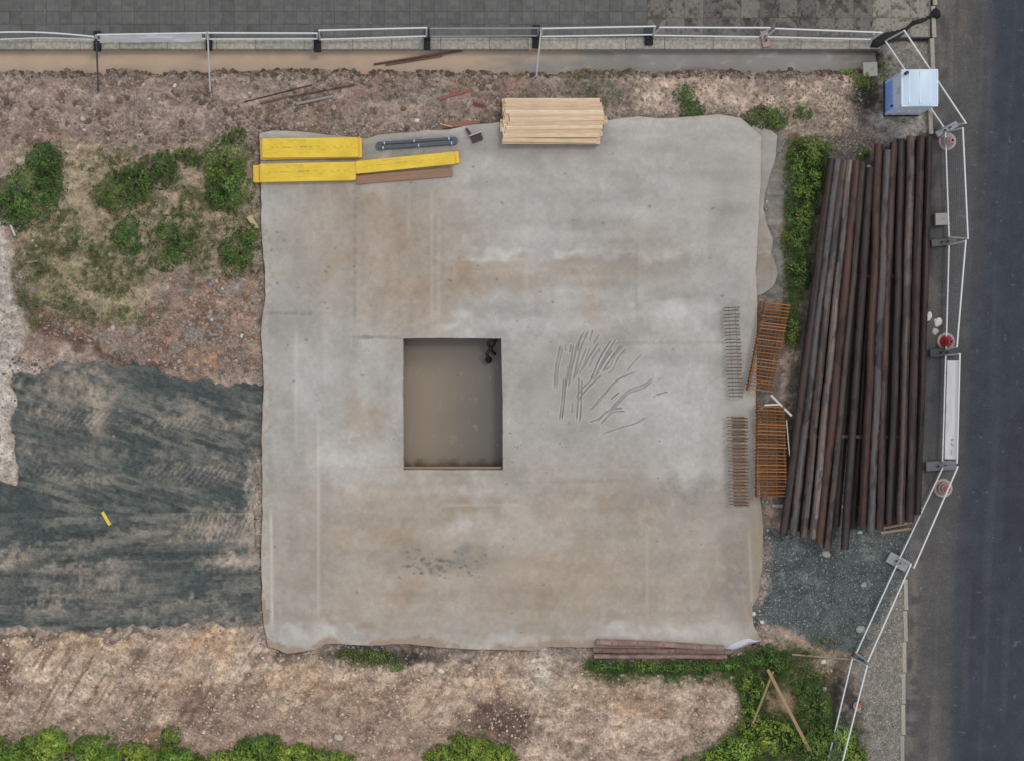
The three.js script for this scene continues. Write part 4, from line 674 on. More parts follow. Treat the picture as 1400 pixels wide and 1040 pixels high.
// ---------------------------------------------------------------- timber, boards, loose planks
{
  const tones = [0xf3dcc2, 0xecd2b4, 0xf7e2ca, 0xe6caab, 0xf0d6b8].map(c => wood(c)), r = rng(31);
  const tv = [0, 1, 2].map(k => { const g = plankGeo(1, .075, .125, .006), u = g.attributes.uv; for (let i = 0; i < u.count; i++) u.setXY(i, u.getX(i) * 2 + k * .3, u.getY(i) * .25 + k * .31); return g; });
  const plank = (a, b, h, label, m, group, gi) => { const A = at(...a, h), B = at(...b, h), p = single('timber_plank', label, 'plank', tv[gi], m, A.clone().add(B).multiplyScalar(.5), group); p.scale.x = A.distanceTo(B); p.rotation.y = -Math.atan2(B.z - A.z, B.x - A.x); p.rotation.x = (r() - .5) * .08; return p; };
  const top = [[690, 137, 820, 137], [691, 142, 823, 142.5], [690, 147.5, 825, 148], [691, 153, 825, 153.5], [696, 158, 826, 157], [697, 163.5, 826, 162], [694, 169, 825, 168], [692, 174.5, 824, 173.5], [690, 180, 822, 179.5], [688, 185.5, 820, 185], [687, 191, 816, 193]];
  top.forEach(([a, b, c, d], i) => plank([a, b], [c, d], .50 + (r() - .5) * .012, `top plank of the pale timber stack, ${ord(i)} from the soil side`, tones[(r() * 5) | 0], 'planks of the pale timber stack', (r() * 3) | 0));
  for (let layer = 0; layer < 4; layer++) for (let i = 0; i < 11; i++) {
    const y = 138 + i * 5.5 + layer * .3, x0 = 686 + r() * 6 - (i > 4 && i < 8 ? 3 : 0), x1 = 818 + r() * 6 + (layer === 2 && i === 4 ? 12 : 0) + (layer === 3 && i === 5 ? 11 : 0);
    plank([x0, y], [x1, y + r()], .19 + layer * .078, `${ord(i)} plank from the soil side in the ${['bottom', 'second', 'third', 'fourth'][layer]} layer of the timber stack`, tones[(r() * 5) | 0], 'planks in the lower layers of the timber stack', (r() * 3) | 0);
  }
  // yellow shuttering boards with a printed line
  const yTex = texture(512, 96, (i, j, o) => { const u = i / 512, v = j / 96, n = fbm(u * 7, v * 2, 3), g = fbm(u * 5, v * 22, 3); const k = .93 + (n - .5) * .14 + (g - .5) * .1; o[0] = 240 * k; o[1] = 205 * k; o[2] = 54 * k; mix3(o, [228, 188, 92], ss(.5, .72, n) * .45); const sp = fbm(u * 60, v * 9 + 4, 3); mix3(o, [214, 200, 150], ss(.7, .84, sp) * .4); mix3(o, [170, 136, 50], ss(.6, .8, fbm(u * 14 + 8, v * 9, 3)) * .3); const line = Math.abs(v - .52 + (n - .5) * .03) < .035 && u > .08 && u < .9 && vn(u * 40, 3) > .3; if (line) mix3(o, [128, 98, 20], .28 * vn(u * 17 + 5, 8) + .1); });
  const yM = new THREE.MeshStandardMaterial({ map: yTex, roughness: .55 }), edgeY = mat(0xd9a94e, .7);
  const board = (tl, tr, w, h, th, label, m, group = 'yellow boards on the slab') => {
    const A = at(...tl, h), B = at(...tr, h), L = A.distanceTo(B), o = thing('shuttering_board', label, 'board', A.clone().add(B).multiplyScalar(.5).setY(h - th), -Math.atan2(B.z - A.z, B.x - A.x), group);
    const g = plankGeo(L, th, w, .01), u = g.attributes.uv; part(o, 'panel', g.translate(0, th / 2, 0), m);
    for (const s of [-1, 1]) part(o, 'end_cap', new RoundedBoxGeometry(.035, th * .94, w * .96, 1, .006).translate(s * (L / 2 + .012), th / 2, 0), m === yM ? edgeY : m);
    return o;
  };
  const plain = mat(0xe8c23c, .6);
  board([357, 205], [493, 202], .61, .26, .1, 'lower yellow board of the uppermost pair, its right end sticking out', plain); board([359, 202.5], [489, 201], .6, .37, .1, 'upper yellow board of the uppermost pair, with a printed line', yM);
  board([347, 237.5], [480, 235], .53, .26, .1, 'lower yellow board of the second pair, jutting out at the left', plain); board([356, 236.5], [485, 233.5], .56, .37, .1, 'upper yellow board of the second pair, with a printed line', yM);
  board([490, 228], [626, 215], .37, .26, .1, 'lower yellow board of the slanted narrow pair', plain); board([487, 229], [621, 215.5], .38, .37, .1, 'upper yellow board of the slanted narrow pair', yM);
  board([488, 245.5], [617, 235], .27, .22, .07, 'plain brown board beside the slanted yellow boards', wood(0xa88672), 'brown board on the slab');
  // slate-coloured steel frame
  { const A = onSlab(515, 200), B = onSlab(625, 192.5), L = A.distanceTo(B), c = mat(0x4a5160, .5, { metalness: .2 }), o = thing('steel_waler', 'slate-grey twin-rail steel frame with bolted ties on the slab', 'steel frame', A.clone().add(B).multiplyScalar(.5), -Math.atan2(B.z - A.z, B.x - A.x));
    for (const s of [-1, 1]) part(o, 'rail', new RoundedBoxGeometry(L - .1, .1, .085, 2, .02).translate(0, .06, s * .075), c);
    for (const s of [-1, 1]) part(o, 'end_plate', new THREE.CylinderGeometry(.115, .115, .09, 20, 1).scale(.8, 1, 1).translate(s * (L / 2 - .07), .055, 0), c);
    for (const [x, z] of [[-.4, -.07], [-.42, .07], [-.03, -.075], [.02, .075], [.4, -.07], [.43, .07]]) { const t = part(o, 'tie_plate', new RoundedBoxGeometry(.05, .03, .1, 1, .008).translate(x * L, .122, z), mat(0x9aa0aa, .4, { metalness: .4 })); part(t, 'bolt', new THREE.CylinderGeometry(.016, .016, .03, 6).translate(x * L, .15, z), galv); } }
  // loose pieces: [name, label, a, b, width, thick, height above ground, colour]
  const loose = (name, label, cat, a, b, w, th, h, m, slab, group) => { const A = slab ? onSlab(...a) : gAt(...a), B = slab ? onSlab(...b) : gAt(...b); A.y += h; B.y += h; const L = A.distanceTo(B), d = V().subVectors(B, A).normalize(), p = single(name, label, cat, plankGeo(L, th, w, Math.min(th, w) * .15), m, A.clone().add(B).multiplyScalar(.5), group); p.quaternion.setFromUnitVectors(V(1, 0, 0), d); return p; };
  const rd = (name, label, cat, a, b, rad, h, m, slab) => { const A = slab ? onSlab(...a) : gAt(...a), B = slab ? onSlab(...b) : gAt(...b); A.y += h; B.y += h; const o = A.clone(); single(name, label, cat, rod(V(0, 0, 0), B.clone().sub(o), rad, 8), m, o); };
  const redW = wood(0xa2786a), paleW = wood(0xd7c3a6), greyW = wood(0xa59a8e), whiteW = mat(0xc6c3be, .8);
  loose('loose_plank', 'brown board lying along the slab edge left of the timber stack', 'plank', [607, 171.5], [654, 167.5], .16, .05, .03, redW);
  rd('wooden_stick', 'short pale stick under the brown board near the timber stack', 'stick', [602, 170], [618, 173.5], .022, .1, paleW);
  loose('loose_plank', 'upper of two timber offcuts between shrubs and slab edge', 'plank', [343, 297], [352, 313], .16, .06, .12, paleW);
  loose('loose_plank', 'lower of two timber offcuts between shrubs and slab edge', 'plank', [341, 311], [354, 322], .1, .05, .1, paleW);
  loose('yellow_plank', 'small yellow plank lying alone on the dark geotextile', 'plank', [140.5, 699], [151, 717], .1, .05, .1, mat(0xe0c24a, .6));
  loose('loose_pole', 'long wooden pole lying slanted over the plants, right of the crossing pair', 'pole', [1047, 911], [1104, 1021], .1, .06, .42, wood(0xb29474));
  loose('loose_pole', 'thinner wooden pole crossing under the long pole in the plants', 'pole', [1055, 914], [1027, 985], .07, .05, .36, wood(0xa08a66));
  loose('loose_plank', 'upper of two pinkish planks at the lower end of the pipe pile', 'plank', [1204, 722], [1250, 714], .08, .05, .06, wood(0xb89684));
  loose('loose_plank', 'lower of two pinkish planks at the lower end of the pipe pile', 'plank', [1204, 728], [1246, 722], .08, .05, .05, wood(0xb89684));
  loose('loose_plank', 'white board slanting between the two rusty cages', 'plank', [1051, 539], [1079, 567], .07, .03, .5, whiteW);
  rd('white_rod', 'thin white rod along the right side of the lower cage', 'rod', [1071, 572], [1078, 651], .016, .62, whiteW);
  loose('loose_plank', 'short white board at the upper end of the lower cage', 'plank', [1041, 552], [1064, 551], .05, .03, .66, whiteW);
  rd('wooden_stick', 'long thin stick reaching from the weeds to the slim grey foot', 'stick', [1082, 893], [1172, 901], .03, .12, greyW);
  loose('wooden_stick', 'grey stick lying at the left edge of the weedy mound', 'stick', [25, 364], [58, 357], .06, .04, .06, greyW);
  loose('wooden_stick', 'white lath in the V-shaped pair at the far left', 'stick', [16, 307], [24, 323], .06, .03, .16, whiteW);
  loose('wooden_stick', 'grey lath in the V-shaped pair at the far left', 'stick', [24, 318], [32, 309], .05, .03, .12, greyW);
  loose('wooden_stick', 'thin pale stick in the soil near the left frame edge', 'stick', [47, 162], [62, 155], .05, .03, .05, greyW);
  rd('metal_tube', 'short grey tube lying on the soil bank', 'tube', [406, 143], [456, 132.5], .045, .08, mat(0x8d8a86, .6));
  rd('wooden_stick', 'long dark stick above the grey tube on the soil bank', 'stick', [396, 134], [486, 117], .028, .06, wood(0x5c4a40));
  rd('wooden_stick', 'reddish stick left of the grey tube on the soil bank', 'stick', [356, 142], [398, 132], .03, .05, wood(0x8a6457));
  rd('wooden_stick', 'dark thin branch at the left of the stick scatter on the soil bank', 'stick', [334, 140], [428, 117], .02, .05, wood(0x4b3c35));
  loose('loose_plank', 'rusty red strip lying on the soil bank above the timber', 'strip', [600, 136], [646, 123], .08, .02, .05, mat(0x94594a, .9));
  loose('loose_plank', 'short dark red strip left of the timber stack', 'strip', [647, 142], [662, 146], .09, .03, .06, mat(0x6e3a36, .9));
  const dA = at(511, 88, -.2), dB = at(632, 69, -.1); single('wooden_stick', 'upper of two long brown sticks lying in the ditch', 'stick', rod(V(0, 0, 0), dB.clone().sub(dA), .035, 8), wood(0x6e5547), dA);
  const eA = at(527, 89, -.2), eB = at(605, 76, -.16); single('wooden_stick', 'lower of two long brown sticks lying in the ditch', 'stick', rod(V(0, 0, 0), eB.clone().sub(eA), .03, 8), wood(0x8a6a58), eA);
  // dark channel offcut with a pale edge
  { const p = onSlab(651, 187), o = thing('steel_offcut', 'dark rusty steel channel offcut with a pale upper flange on the slab', 'steel offcut', p, .35), m = mat(0x4a3a3a, .8), l = mat(0xb3b2b5, .5);
    part(o, 'web', new RoundedBoxGeometry(.36, .05, .2, 1, .012).translate(0, .04, .03), m); part(o, 'flange', new RoundedBoxGeometry(.38, .16, .035, 1, .01).translate(0, .09, -.08), l); part(o, 'flange', new RoundedBoxGeometry(.34, .12, .03, 1, .01).translate(0, .07, .14), m); part(o, 'bracket', rod(V(-.14, .08, -.08), V(-.2, .1, -.34), .04, 8), m); }
  // concrete blocks
  const cb = (px, py, h, s, hh, turn, label) => { const p = gAt(px, py); p.y = h; const o = single('concrete_block', label, 'concrete block', new RoundedBoxGeometry(s, hh, s * .98, 2, .02), paleConc, p.setY(h + hh / 2)); o.rotation.y = turn; };
  cb(1187, 97, 0, .44, .34, .06, 'square grey concrete block standing in the weeds beside the toilet'); cb(1285.5, 300, -.02, .38, .22, .03, 'square pale concrete block between pipes and road fence');
  loose('wooden_stick', 'short pinkish stick below the square block by the road fence', 'stick', [1275, 330], [1285, 313], .05, .04, .05, greyW);
  cb(1188, 232, -.02, .02, .02, 0, 'x'); scene.remove(scene.children[scene.children.length - 1]);
  // white plastic sheet by the pinkish pipes
  { const N = 20, pos = [], uv = [], idx = []; for (let v = 0; v <= 6; v++) for (let u = 0; u <= N; u++) { const t = u / N, a = [lerp(986, 1040, t), lerp(892, 874, t) + (vn(t * 7, 3) - .5) * 3], w = lerp(.2, 11, Math.sin(Math.min(1, t * 1.1) * Math.PI) * .8 + .1) * (v / 6), p = at(a[0] - w * .2, a[1] - w, 0); pos.push(p.x, SLAB_H + .012 + .05 * fbm(u * .5, v * .6, 3) * Math.sin(Math.PI * v / 6) + (v === 0 ? -.06 : 0), p.z); uv.push(t, v / 6); if (u < N && v < 6) { const o = v * (N + 1) + u; idx.push(o, o + N + 1, o + 1, o + 1, o + N + 1, o + N + 2); } }
    const g = new THREE.BufferGeometry(); g.setAttribute('position', new THREE.Float32BufferAttribute(pos, 3)); g.setAttribute('uv', new THREE.Float32BufferAttribute(uv, 2)); g.setIndex(idx); g.computeVertexNormals();
    single('plastic_sheet', 'whitish plastic strip on the lower right slab corner', 'plastic sheet', g, mat(0xb9bac2, .5, { side: THREE.DoubleSide })); }
  // black crumpled roll across the paving corner
  { const c = new THREE.CatmullRomCurve3([[1190, 63], [1200, 58], [1213, 52], [1226, 46], [1238, 40], [1250, 33], [1262, 27], [1274, 21], [1287, 16]].map(([x, y], i) => at(x + Math.sin(i * 2.3) * 1.2, y + Math.cos(i * 1.9) * 1.2, .19)));
    const g = new THREE.TubeGeometry(c, 120, 1, 12), p = g.attributes.position, P = V();
    for (let i = 0; i < p.count; i++) { const u = Math.floor(i / 13) / 120, q = c.getPointAt(u), k = (u < .08 ? u / .08 : 1) * (u > .97 ? (1 - u) / .03 : 1), r0 = .05 + .085 * ss(.55, .3, u) + .11 * ss(.86, .94, u) + .05 * (fbm(u * 40, i % 13 * .7, 2) - .4); P.fromBufferAttribute(p, i).sub(q).multiplyScalar(Math.max(.002, r0 * k)); p.setXYZ(i, q.x + P.x, q.y + P.y * .8 - .03, q.z + P.z); }
    g.computeVertexNormals(); single('plastic_roll', 'crumpled black plastic roll lying diagonally across the paving corner', 'plastic roll', g, mat(0x141314, .75)); }
}

// ---------------------------------------------------------------- traffic cones
function cone(px, py, s, label, cB, cW, tilt) {
  const p = gAt(px, py); p.y = Math.max(p.y, -.05); const o = thing('traffic_cone', label, 'traffic cone', p, px), L = pts => new THREE.LatheGeometry(pts.map(q => new THREE.Vector2(q[0] * s, q[1] * s)), 24);
  part(o, 'base', L([[0, 0], [.27, 0], [.275, .02], [.27, .05], [.2, .06], [0, .06]]), mat(0xa79d98, .8));
  part(o, 'cone_body', L([[.2, .06], [.185, .1], [.145, .3], [.1, .52], [.085, .6], [.06, .615], [.045, .61], [.04, .5]]), cB);
  part(o, 'stripe', L([[.172, .2], [.151, .3], [.149, .3]].map(q => [q[0] + .004, q[1]])), cW); part(o, 'stripe', L([[.128, .41], [.109, .5], [.107, .5]].map(q => [q[0] + .004, q[1]])), cW);
  if (tilt) o.rotation.z = tilt;
}
const red = mat(0xb0262e, .55), faded = mat(0xb06a66, .7), cw = mat(0xcfc3c0, .6);
cone(1294, 467, 1, 'bright red traffic cone on a pale base beside the road fence', red, mat(0xb83a40, .6)); cone(1296, 193, 1, 'pink faded traffic cone at the upper end of the road fence', mat(0xc49a9a, .7), cw, .06); cone(1290, 667, 1.08, 'faded red traffic cone under the slanting fence panel', faded, cw, -.05); cone(1173, 966, .5, 'small pink cone behind the lowest fence panel', mat(0xc9706c, .6), mat(0xd08a86, .6), .5);

// ---------------------------------------------------------------- rocks and gravel
const rockGeos = [0, 1, 2, 3].map(k => { const g = new THREE.IcosahedronGeometry(1, 2), p = g.attributes.position, P = V(); for (let i = 0; i < p.count; i++) { P.fromBufferAttribute(p, i); const n = fbm(P.x * 1.3 + k * 9 + 20, P.y * 1.3 + P.z * 1.1 + 20, 3); P.multiplyScalar(.45 + n * 1.1); P.y *= .62; p.setXYZ(i, P.x, P.y, P.z); } g.computeVertexNormals(); return g; });
{
  const r = rng(91), pale = mat(0xb8aea1, .9), white = mat(0xcfccc6, .85), grey = mat(0x9a9893, .92), warm = mat(0xc0a48c, .9);
  const rock = (px, py, s, m, label, group) => { const p = gAt(px, py), o = single('loose_rock', label, 'rock', rockGeos[(r() * 4) | 0], m, p, group), k = s / 92; o.scale.set(k * (.85 + r() * .4), k, k * (.75 + r() * .4)); o.rotation.y = r() * 6; o.position.y += k * .25; };
  const one = [[1268, 434, 15, white, 'largest white stone at the right edge of the pipe pile'], [1283, 440, 14, white, 'oval white stone right of the largest white stone, near the red cone'], [1279, 453, 12, pale, 'pointed pale stone just above the red cone'], [1265, 487, 9, white, 'small white stone level with the dark foot at the red cone'], [1258, 684, 6, pale, 'small pale stone at the lower right edge of the pipe pile'], [1176, 727, 7, white, 'round white stone below the ends of the pipes'], [1130, 757, 11, grey, 'flat grey stone on the gravel under the longest pipes'],
    [1181, 799, 9, grey, 'grey stone in the middle of the gravel patch'], [1177, 860, 10, grey, 'grey stone at the lower edge of the gravel patch, by the fence'], [1126, 904, 8, white, 'white stone just below the long thin stick'], [1134, 917, 9, pale, 'pale stone below the white one near the long thin stick'], [1128, 944, 9, grey, 'grey stone on the rim of the dark hollow at the lower right'], [32, 222, 10, pale, 'pinkish white stone left of the upper left shrub'], [463, 1006, 10, pale, 'flat pale stone above the plants at the lower frame edge'], [452, 1011, 7, pale, 'round pale stone touching the flat one at the lower frame edge'],
    [604, 913, 8, white, 'white stone below the black edge of the slab'], [158, 449, 9, pale, 'pale stone between the weeds and the red soil mound'], [333, 459, 6, white, 'white stone at the right of the red soil mound, by the slab'], [1024, 830, 9, white, 'upper pale lump at the lower right slab edge'], [1030, 839, 7, white, 'middle pale lump at the lower right slab edge'], [1042, 850, 7, white, 'lowest pale lump at the lower right slab edge'], [958, 142, 7, white, 'white stone right of the small weed above the slab'], [1098, 152, 6, white, 'small white stone in the weed left of the toilet'], [1188, 229, 8, white, 'small white block between the pipes near their upper end'], [1262, 21, 9, white, 'white lump at the right end of the black plastic roll'], [1278, 27, 11, white, 'larger white lump under the end of the black plastic roll'], [114, 163, 8, pale, 'largest stone of the pale cluster on the upper left soil'], [240, 118, 5, white, 'white stone between the two left fence stays'], [570, 165, 7, white, 'white stone above the slate-grey frame'], [345, 340, 6, pale, 'pale stone beside the slab below the offcuts']];
  for (const [x, y, s, m, l] of one) rock(x, y, s, m, l);
  const grp = (list, m, label, group) => list.sort((a, b) => a[0] - b[0]).forEach(([x, y], i) => rock(x, y, 3 + r() * 2.6, m, `${label}, ${nth(i)} from the left`, group));
  grp([[190, 112], [85, 164], [94, 172], [246, 199], [55, 178], [335, 111], [403, 140], [408, 170], [18, 163], [157, 172], [150, 178], [205, 136], [342, 128], [116, 178], [48, 188]], pale, 'small pale stone scattered on the soil between ditch and shrubs', 'small pale stones on the upper left soil');
  grp([[885, 135], [882, 143], [921, 153], [1016, 125], [848, 135], [870, 150], [1010, 135]], pale, 'small pale stone on the soil right of the timber stack', 'small pale stones right of the timber stack');
  grp([[334, 414], [220, 434], [293, 437], [205, 492], [240, 503], [50, 330], [55, 337], [62, 345], [308, 395], [300, 385]], pale, 'small pale stone on the reddish mound left of the slab', 'small pale stones on the reddish mound');
  grp([[108, 951], [130, 962], [65, 991], [217, 941], [290, 980], [352, 901], [371, 909], [445, 1014], [577, 913], [496, 911], [477, 1003], [655, 953], [671, 958], [760, 920], [772, 920], [820, 930], [850, 922], [560, 960], [700, 935], [930, 930], [958, 955], [905, 1000], [830, 1000], [745, 985], [615, 930], [520, 985], [160, 930], [60, 930], [395, 950], [300, 925]], pale, 'small pale stone scattered over the tan bank below the slab', 'small pale stones on the lower bank');
  // gravel and pebbles, past counting
  const pg = [rockGeos[0], rockGeos[1]].map((_, k) => { const g = new THREE.IcosahedronGeometry(1, 0), p = g.attributes.position, P = V(); for (let i = 0; i < p.count; i++) { P.fromBufferAttribute(p, i); P.multiplyScalar(.75 + .5 * vn(P.x * 3 + k * 7 + 9, P.z * 3 + P.y * 2 + 9)); P.y *= .65; p.setXYZ(i, P.x, P.y, P.z); } g.computeVertexNormals(); return g; });
  const pebM = mat(0xffffff, .92), c = new THREE.Color(), mm = new THREE.Matrix4(), Q = new THREE.Quaternion(), E = new THREE.Euler();
  function scatter(name, label, n, box, dens, pal, s0, s1, seed) {
    const q = rng(seed), mesh = new THREE.InstancedMesh(pg[seed % 2], pebM, n); let k = 0, guard = 0;
    while (k < n && guard++ < n * 60) {
      const px = lerp(box[0], box[2], q()), py = lerp(box[1], box[3], q()); if (q() > dens(px, py)) continue;
      const p = gAt(px, py), s = s0 * Math.pow(s1 / s0, q() ** 2.2);
      Q.setFromEuler(E.set(q() * .6, q() * 6.3, q() * .6)); mm.compose(p.setY(p.y + s * .2), Q, V(s * (.8 + q() * .5), s, s * (.8 + q() * .4))); mesh.setMatrixAt(k, mm);
      const a = pal[(q() * pal.length) | 0], v = .85 + q() * .3; c.set(a).multiplyScalar(v); mesh.setColorAt(k, c); k++;
    }
    mesh.count = k; mesh.name = numbered(name); mesh.castShadow = mesh.receiveShadow = true; tag(mesh, label, 'gravel'); mesh.userData.kind = 'stuff'; scene.add(mesh);
  }
  const soil = [0x938378, 0x887a70, 0x9c8d81, 0x7d6e64, 0xa39589], tan = [0xb09c88, 0xa38f7b, 0xbcaa97, 0x978272, 0xc8b8a6, 0xaf9a87], dkg = [0x555d5e, 0x6a7070, 0x7f8483, 0x484e50, 0x8f918e], gry = [0x8c8780, 0x9a958d, 0x77726c, 0xaaa59c];
  scatter('pebbles', 'pebbles and clods strewn over the soil between ditch and slab', 4500, [-40, 98, 1180, 200], (x, y) => (1 - S(M.slab, x, y)) * (.25 + .75 * ss(.4, .65, fbm(x / 40, y / 40, 3))), soil, .012, .05, 101);
  scatter('pebbles', 'pebbles and clods on the weedy mound and red soil left of the slab', 5000, [-40, 195, 360, 520], (x, y) => (1 - S(M.slab, x, y)) * (.15 + .5 * S(M.red, x, y) + .3 * ss(.5, .65, fbm(x / 40, y / 40, 3))), soil, .012, .045, 102);
  scatter('gravel', 'tan stony rubble covering the bank below the slab', 13000, [-40, 862, 1040, 1060], (x, y) => S(M.bank, x, y) * (.35 + .65 * ss(.35, .6, fbm(x / 30, y / 30, 3))), tan, .012, .055, 103);
  scatter('gravel', 'dark crushed gravel below the ends of the pipes', 9000, [1030, 700, 1260, 900], (x, y) => S(M.gravel, x, y), dkg, .008, .03, 104);
  scatter('gravel', 'grey grit on the verge between fence and road kerb', 5000, [1150, 780, 1242, 1060], (x, y) => S(M.verge, x, y), gry, .008, .032, 105);
  scatter('rubble', 'dark clods along the crumbling lip of the ditch', 2600, [-40, 94, 1180, 112], (x, y) => 1 - ss(98, 110, y), [0x6a5a50, 0x55483f, 0x7d6c60, 0x8c7b6e], .02, .09, 109);
  scatter('rubble', 'larger clods on the soil bank between ditch and shrubs', 1500, [-40, 105, 700, 198], (x, y) => (1 - S(M.slab, x, y)) * ss(.45, .62, fbm(x / 28, y / 22, 3)), [0x8f7d71, 0x7a695e, 0xa29184, 0x685950], .03, .1, 110);
  scatter('rubble', 'larger clods on the reddish mound beside the slab', 900, [30, 375, 356, 512], (x, y) => S(M.red, x, y) * ss(.42, .6, fbm(x / 28, y / 22, 3)), [0x8f7565, 0x7a6052, 0xa58c7c, 0x8d8a86], .025, .09, 111);
  scatter('pebbles', 'grit on the bare soil around the toilet', 2600, [1030, 100, 1290, 215], (x, y) => .2 + .8 * S(M.sand, x, y), soil, .01, .035, 106);
  scatter('rubble', 'cement crumbs along the edges of the slab', 3200, [340, 150, 1070, 905], (x, y) => { const a = S(M.slabWide, x, y); return a > .02 && a < .6 && S(M.slabClear, x, y) < .35 ? .9 : 0; }, [0x9b948b, 0x857d74, 0xaca59b, 0x7a7068], .012, .055, 107);
  scatter('pebbles', 'mud crumbs and stones on the geotextile sheets', 5200, [0, 490, 356, 862], (x, y) => .1 + .9 * ss(.5, .68, fbm(x / 30 + 7, y / 22, 3)), [0x8f8376, 0x5a5f5f, 0x6a6660, 0xa1968a, 0x4c5254, 0x72706b], .01, .045, 108);
}

// ---------------------------------------------------------------- shrubs, weeds, grass
{
  const leafM = new THREE.MeshStandardMaterial({ vertexColors: true, roughness: .7, side: THREE.DoubleSide }), stemM = mat(0x5a5236, .9);
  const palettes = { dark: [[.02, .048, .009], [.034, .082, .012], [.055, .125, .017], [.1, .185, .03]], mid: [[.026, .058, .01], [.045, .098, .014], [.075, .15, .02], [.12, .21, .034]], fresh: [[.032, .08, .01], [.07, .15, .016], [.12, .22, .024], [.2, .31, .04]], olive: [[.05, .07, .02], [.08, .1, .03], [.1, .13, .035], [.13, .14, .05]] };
  function foliage(lobes, org, pal, size, perM2, r, blade = .42) {
    const pos = [], col = [], idx = [], d = V(), t = V(), s = V(), up = V(), c = V();
    for (const [px, py, rx, ry, h, k = 1] of lobes) {
      const o = gAt(px, py), RX = rx * 1.14 / 44, RZ = ry * 1.14 / 44, n = Math.round(Math.PI * RX * RZ * perM2 * k), seed = r() * 90, lh = .78 + r() * .5, ly = .9 + r() * .35;
      for (let i = 0; i < n; i++) {
        const a = r() * 6.283, lump = .62 + .7 * fbm(Math.cos(a) * 1.6 + seed, Math.sin(a) * 1.6 + seed, 2), rad = Math.pow(r(), .56) * lump * (r() < .07 ? 1.35 : 1), x = Math.cos(a) * rad, z = Math.sin(a) * rad;
        const cl = fbm((o.x + x * RX) * 4.2 + 3, (o.z + z * RZ) * 4.2, 2); if (cl < .36 && r() < .75) continue;
        const top = Math.sqrt(Math.max(.03, 1 - Math.min(1, rad * rad))), y = h * top * (.45 + cl * .9) * (.35 + .65 * Math.sqrt(r()));
        c.set(o.x + x * RX - org.x, groundH(o.x + x * RX, o.z + z * RZ) + y + .02 - org.y, o.z + z * RZ - org.z);
        up.set(x * 1.1 + (r() - .5) * 1.3, .7 + r() * .6, z * 1.1 + (r() - .5) * 1.3).normalize();
        d.set(Math.cos(a) + (r() - .5) * 2, (r() - .55) * .8, Math.sin(a) + (r() - .5) * 2); d.addScaledVector(up, -d.dot(up)).normalize(); s.crossVectors(up, d);
        const L = size * (.6 + r() * .8), w = L * blade * (.8 + r() * .4), b = pos.length / 3, q = pal[Math.min(3, Math.floor((y / h * .55 + cl * .5 + r() * .35) * 3))], v = .65 + r() * .6, yl = r() < .08 ? 1.5 : 1;  // higher leaves take lighter tones, highlights painted into their colours
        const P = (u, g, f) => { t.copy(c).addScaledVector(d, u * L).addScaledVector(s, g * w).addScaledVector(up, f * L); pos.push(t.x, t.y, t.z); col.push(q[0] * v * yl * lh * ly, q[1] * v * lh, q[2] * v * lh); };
        P(-.5, 0, 0); P(-.05, .5, .1); P(.5, 0, -.06); P(-.05, -.5, .1); P(0, 0, .02); idx.push(b, b + 1, b + 4, b + 1, b + 2, b + 4, b + 2, b + 3, b + 4, b + 3, b, b + 4);
      }
    }
    const g = new THREE.BufferGeometry(); g.setAttribute('position', new THREE.Float32BufferAttribute(pos, 3)); g.setAttribute('color', new THREE.Float32BufferAttribute(col, 3)); g.setIndex(idx); g.computeVertexNormals(); return g;
  }
  let seed = 500;
  function shrub(lobes, label, o = {}) {
    const r = rng(seed += 7), org = gAt(lobes[0][0], lobes[0][1]), T = thing('shrub', label, 'shrub', org, 0, o.group);
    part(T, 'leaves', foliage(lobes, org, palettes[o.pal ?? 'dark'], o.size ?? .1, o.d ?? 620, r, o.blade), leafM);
    const st = []; for (const [px, py, rx, ry, h] of lobes) { const b = gAt(px, py).sub(org); for (let k = 0; k < 4; k++) { const a = r() * 6.28, e = V(b.x + Math.cos(a) * rx / 44 * .55, b.y + h * .6, b.z + Math.sin(a) * ry / 44 * .55); st.push(rod(V(b.x, b.y - .05, b.z), e, .014, 5, .006)); } }
    part(T, 'stem', merged(st), stemM);
  }
  shrub([[68, 220, 24, 24, .55]], 'round bushy shrub nearest the ditch in the left group');
  shrub([[40, 268, 40, 38, .7], [75, 250, 20, 22, .5], [22, 285, 26, 22, .5]], 'big dark shrub at the left frame edge');
  shrub([[165, 266, 28, 24, .6], [195, 250, 26, 26, .65], [222, 234, 24, 26, .6]], 'elongated shrub slanting between the round shrub and the tall one');
  shrub([[265, 218, 14, 10, .3], [250, 212, 8, 8, .2]], 'small low shrub left of the tall shrub', { d: 500 });
  shrub([[312, 225, 32, 34, .75], [318, 258, 28, 28, .7], [300, 275, 16, 12, .4]], 'tall dense shrub beside the yellow boards'); shrub([[325, 186, 12, 11, .3], [312, 192, 8, 7, .2]], 'little weed above the tall shrub', { d: 500 });
  shrub([[178, 322, 20, 24, .4]], 'small shrub in the middle of the weedy mound', { d: 560 }); shrub([[240, 334, 28, 32, .55]], 'round shrub right of the small one on the weedy mound'); shrub([[328, 350, 24, 26, .5], [345, 325, 12, 18, .4]], 'shrub against the slab edge below the timber offcuts');
  shrub([[55, 372, 34, 10, .22, .5], [105, 345, 36, 10, .2, .5], [36, 400, 10, 22, .2, .6]], 'straggly low weeds on the left shoulder of the mound', { pal: 'olive', d: 420, size: .08 }); shrub([[70, 420, 36, 9, .16, .5], [110, 435, 30, 8, .16, .5]], 'thin weeds along the dark lower rim of the mound', { pal: 'olive', d: 380, size: .08 });
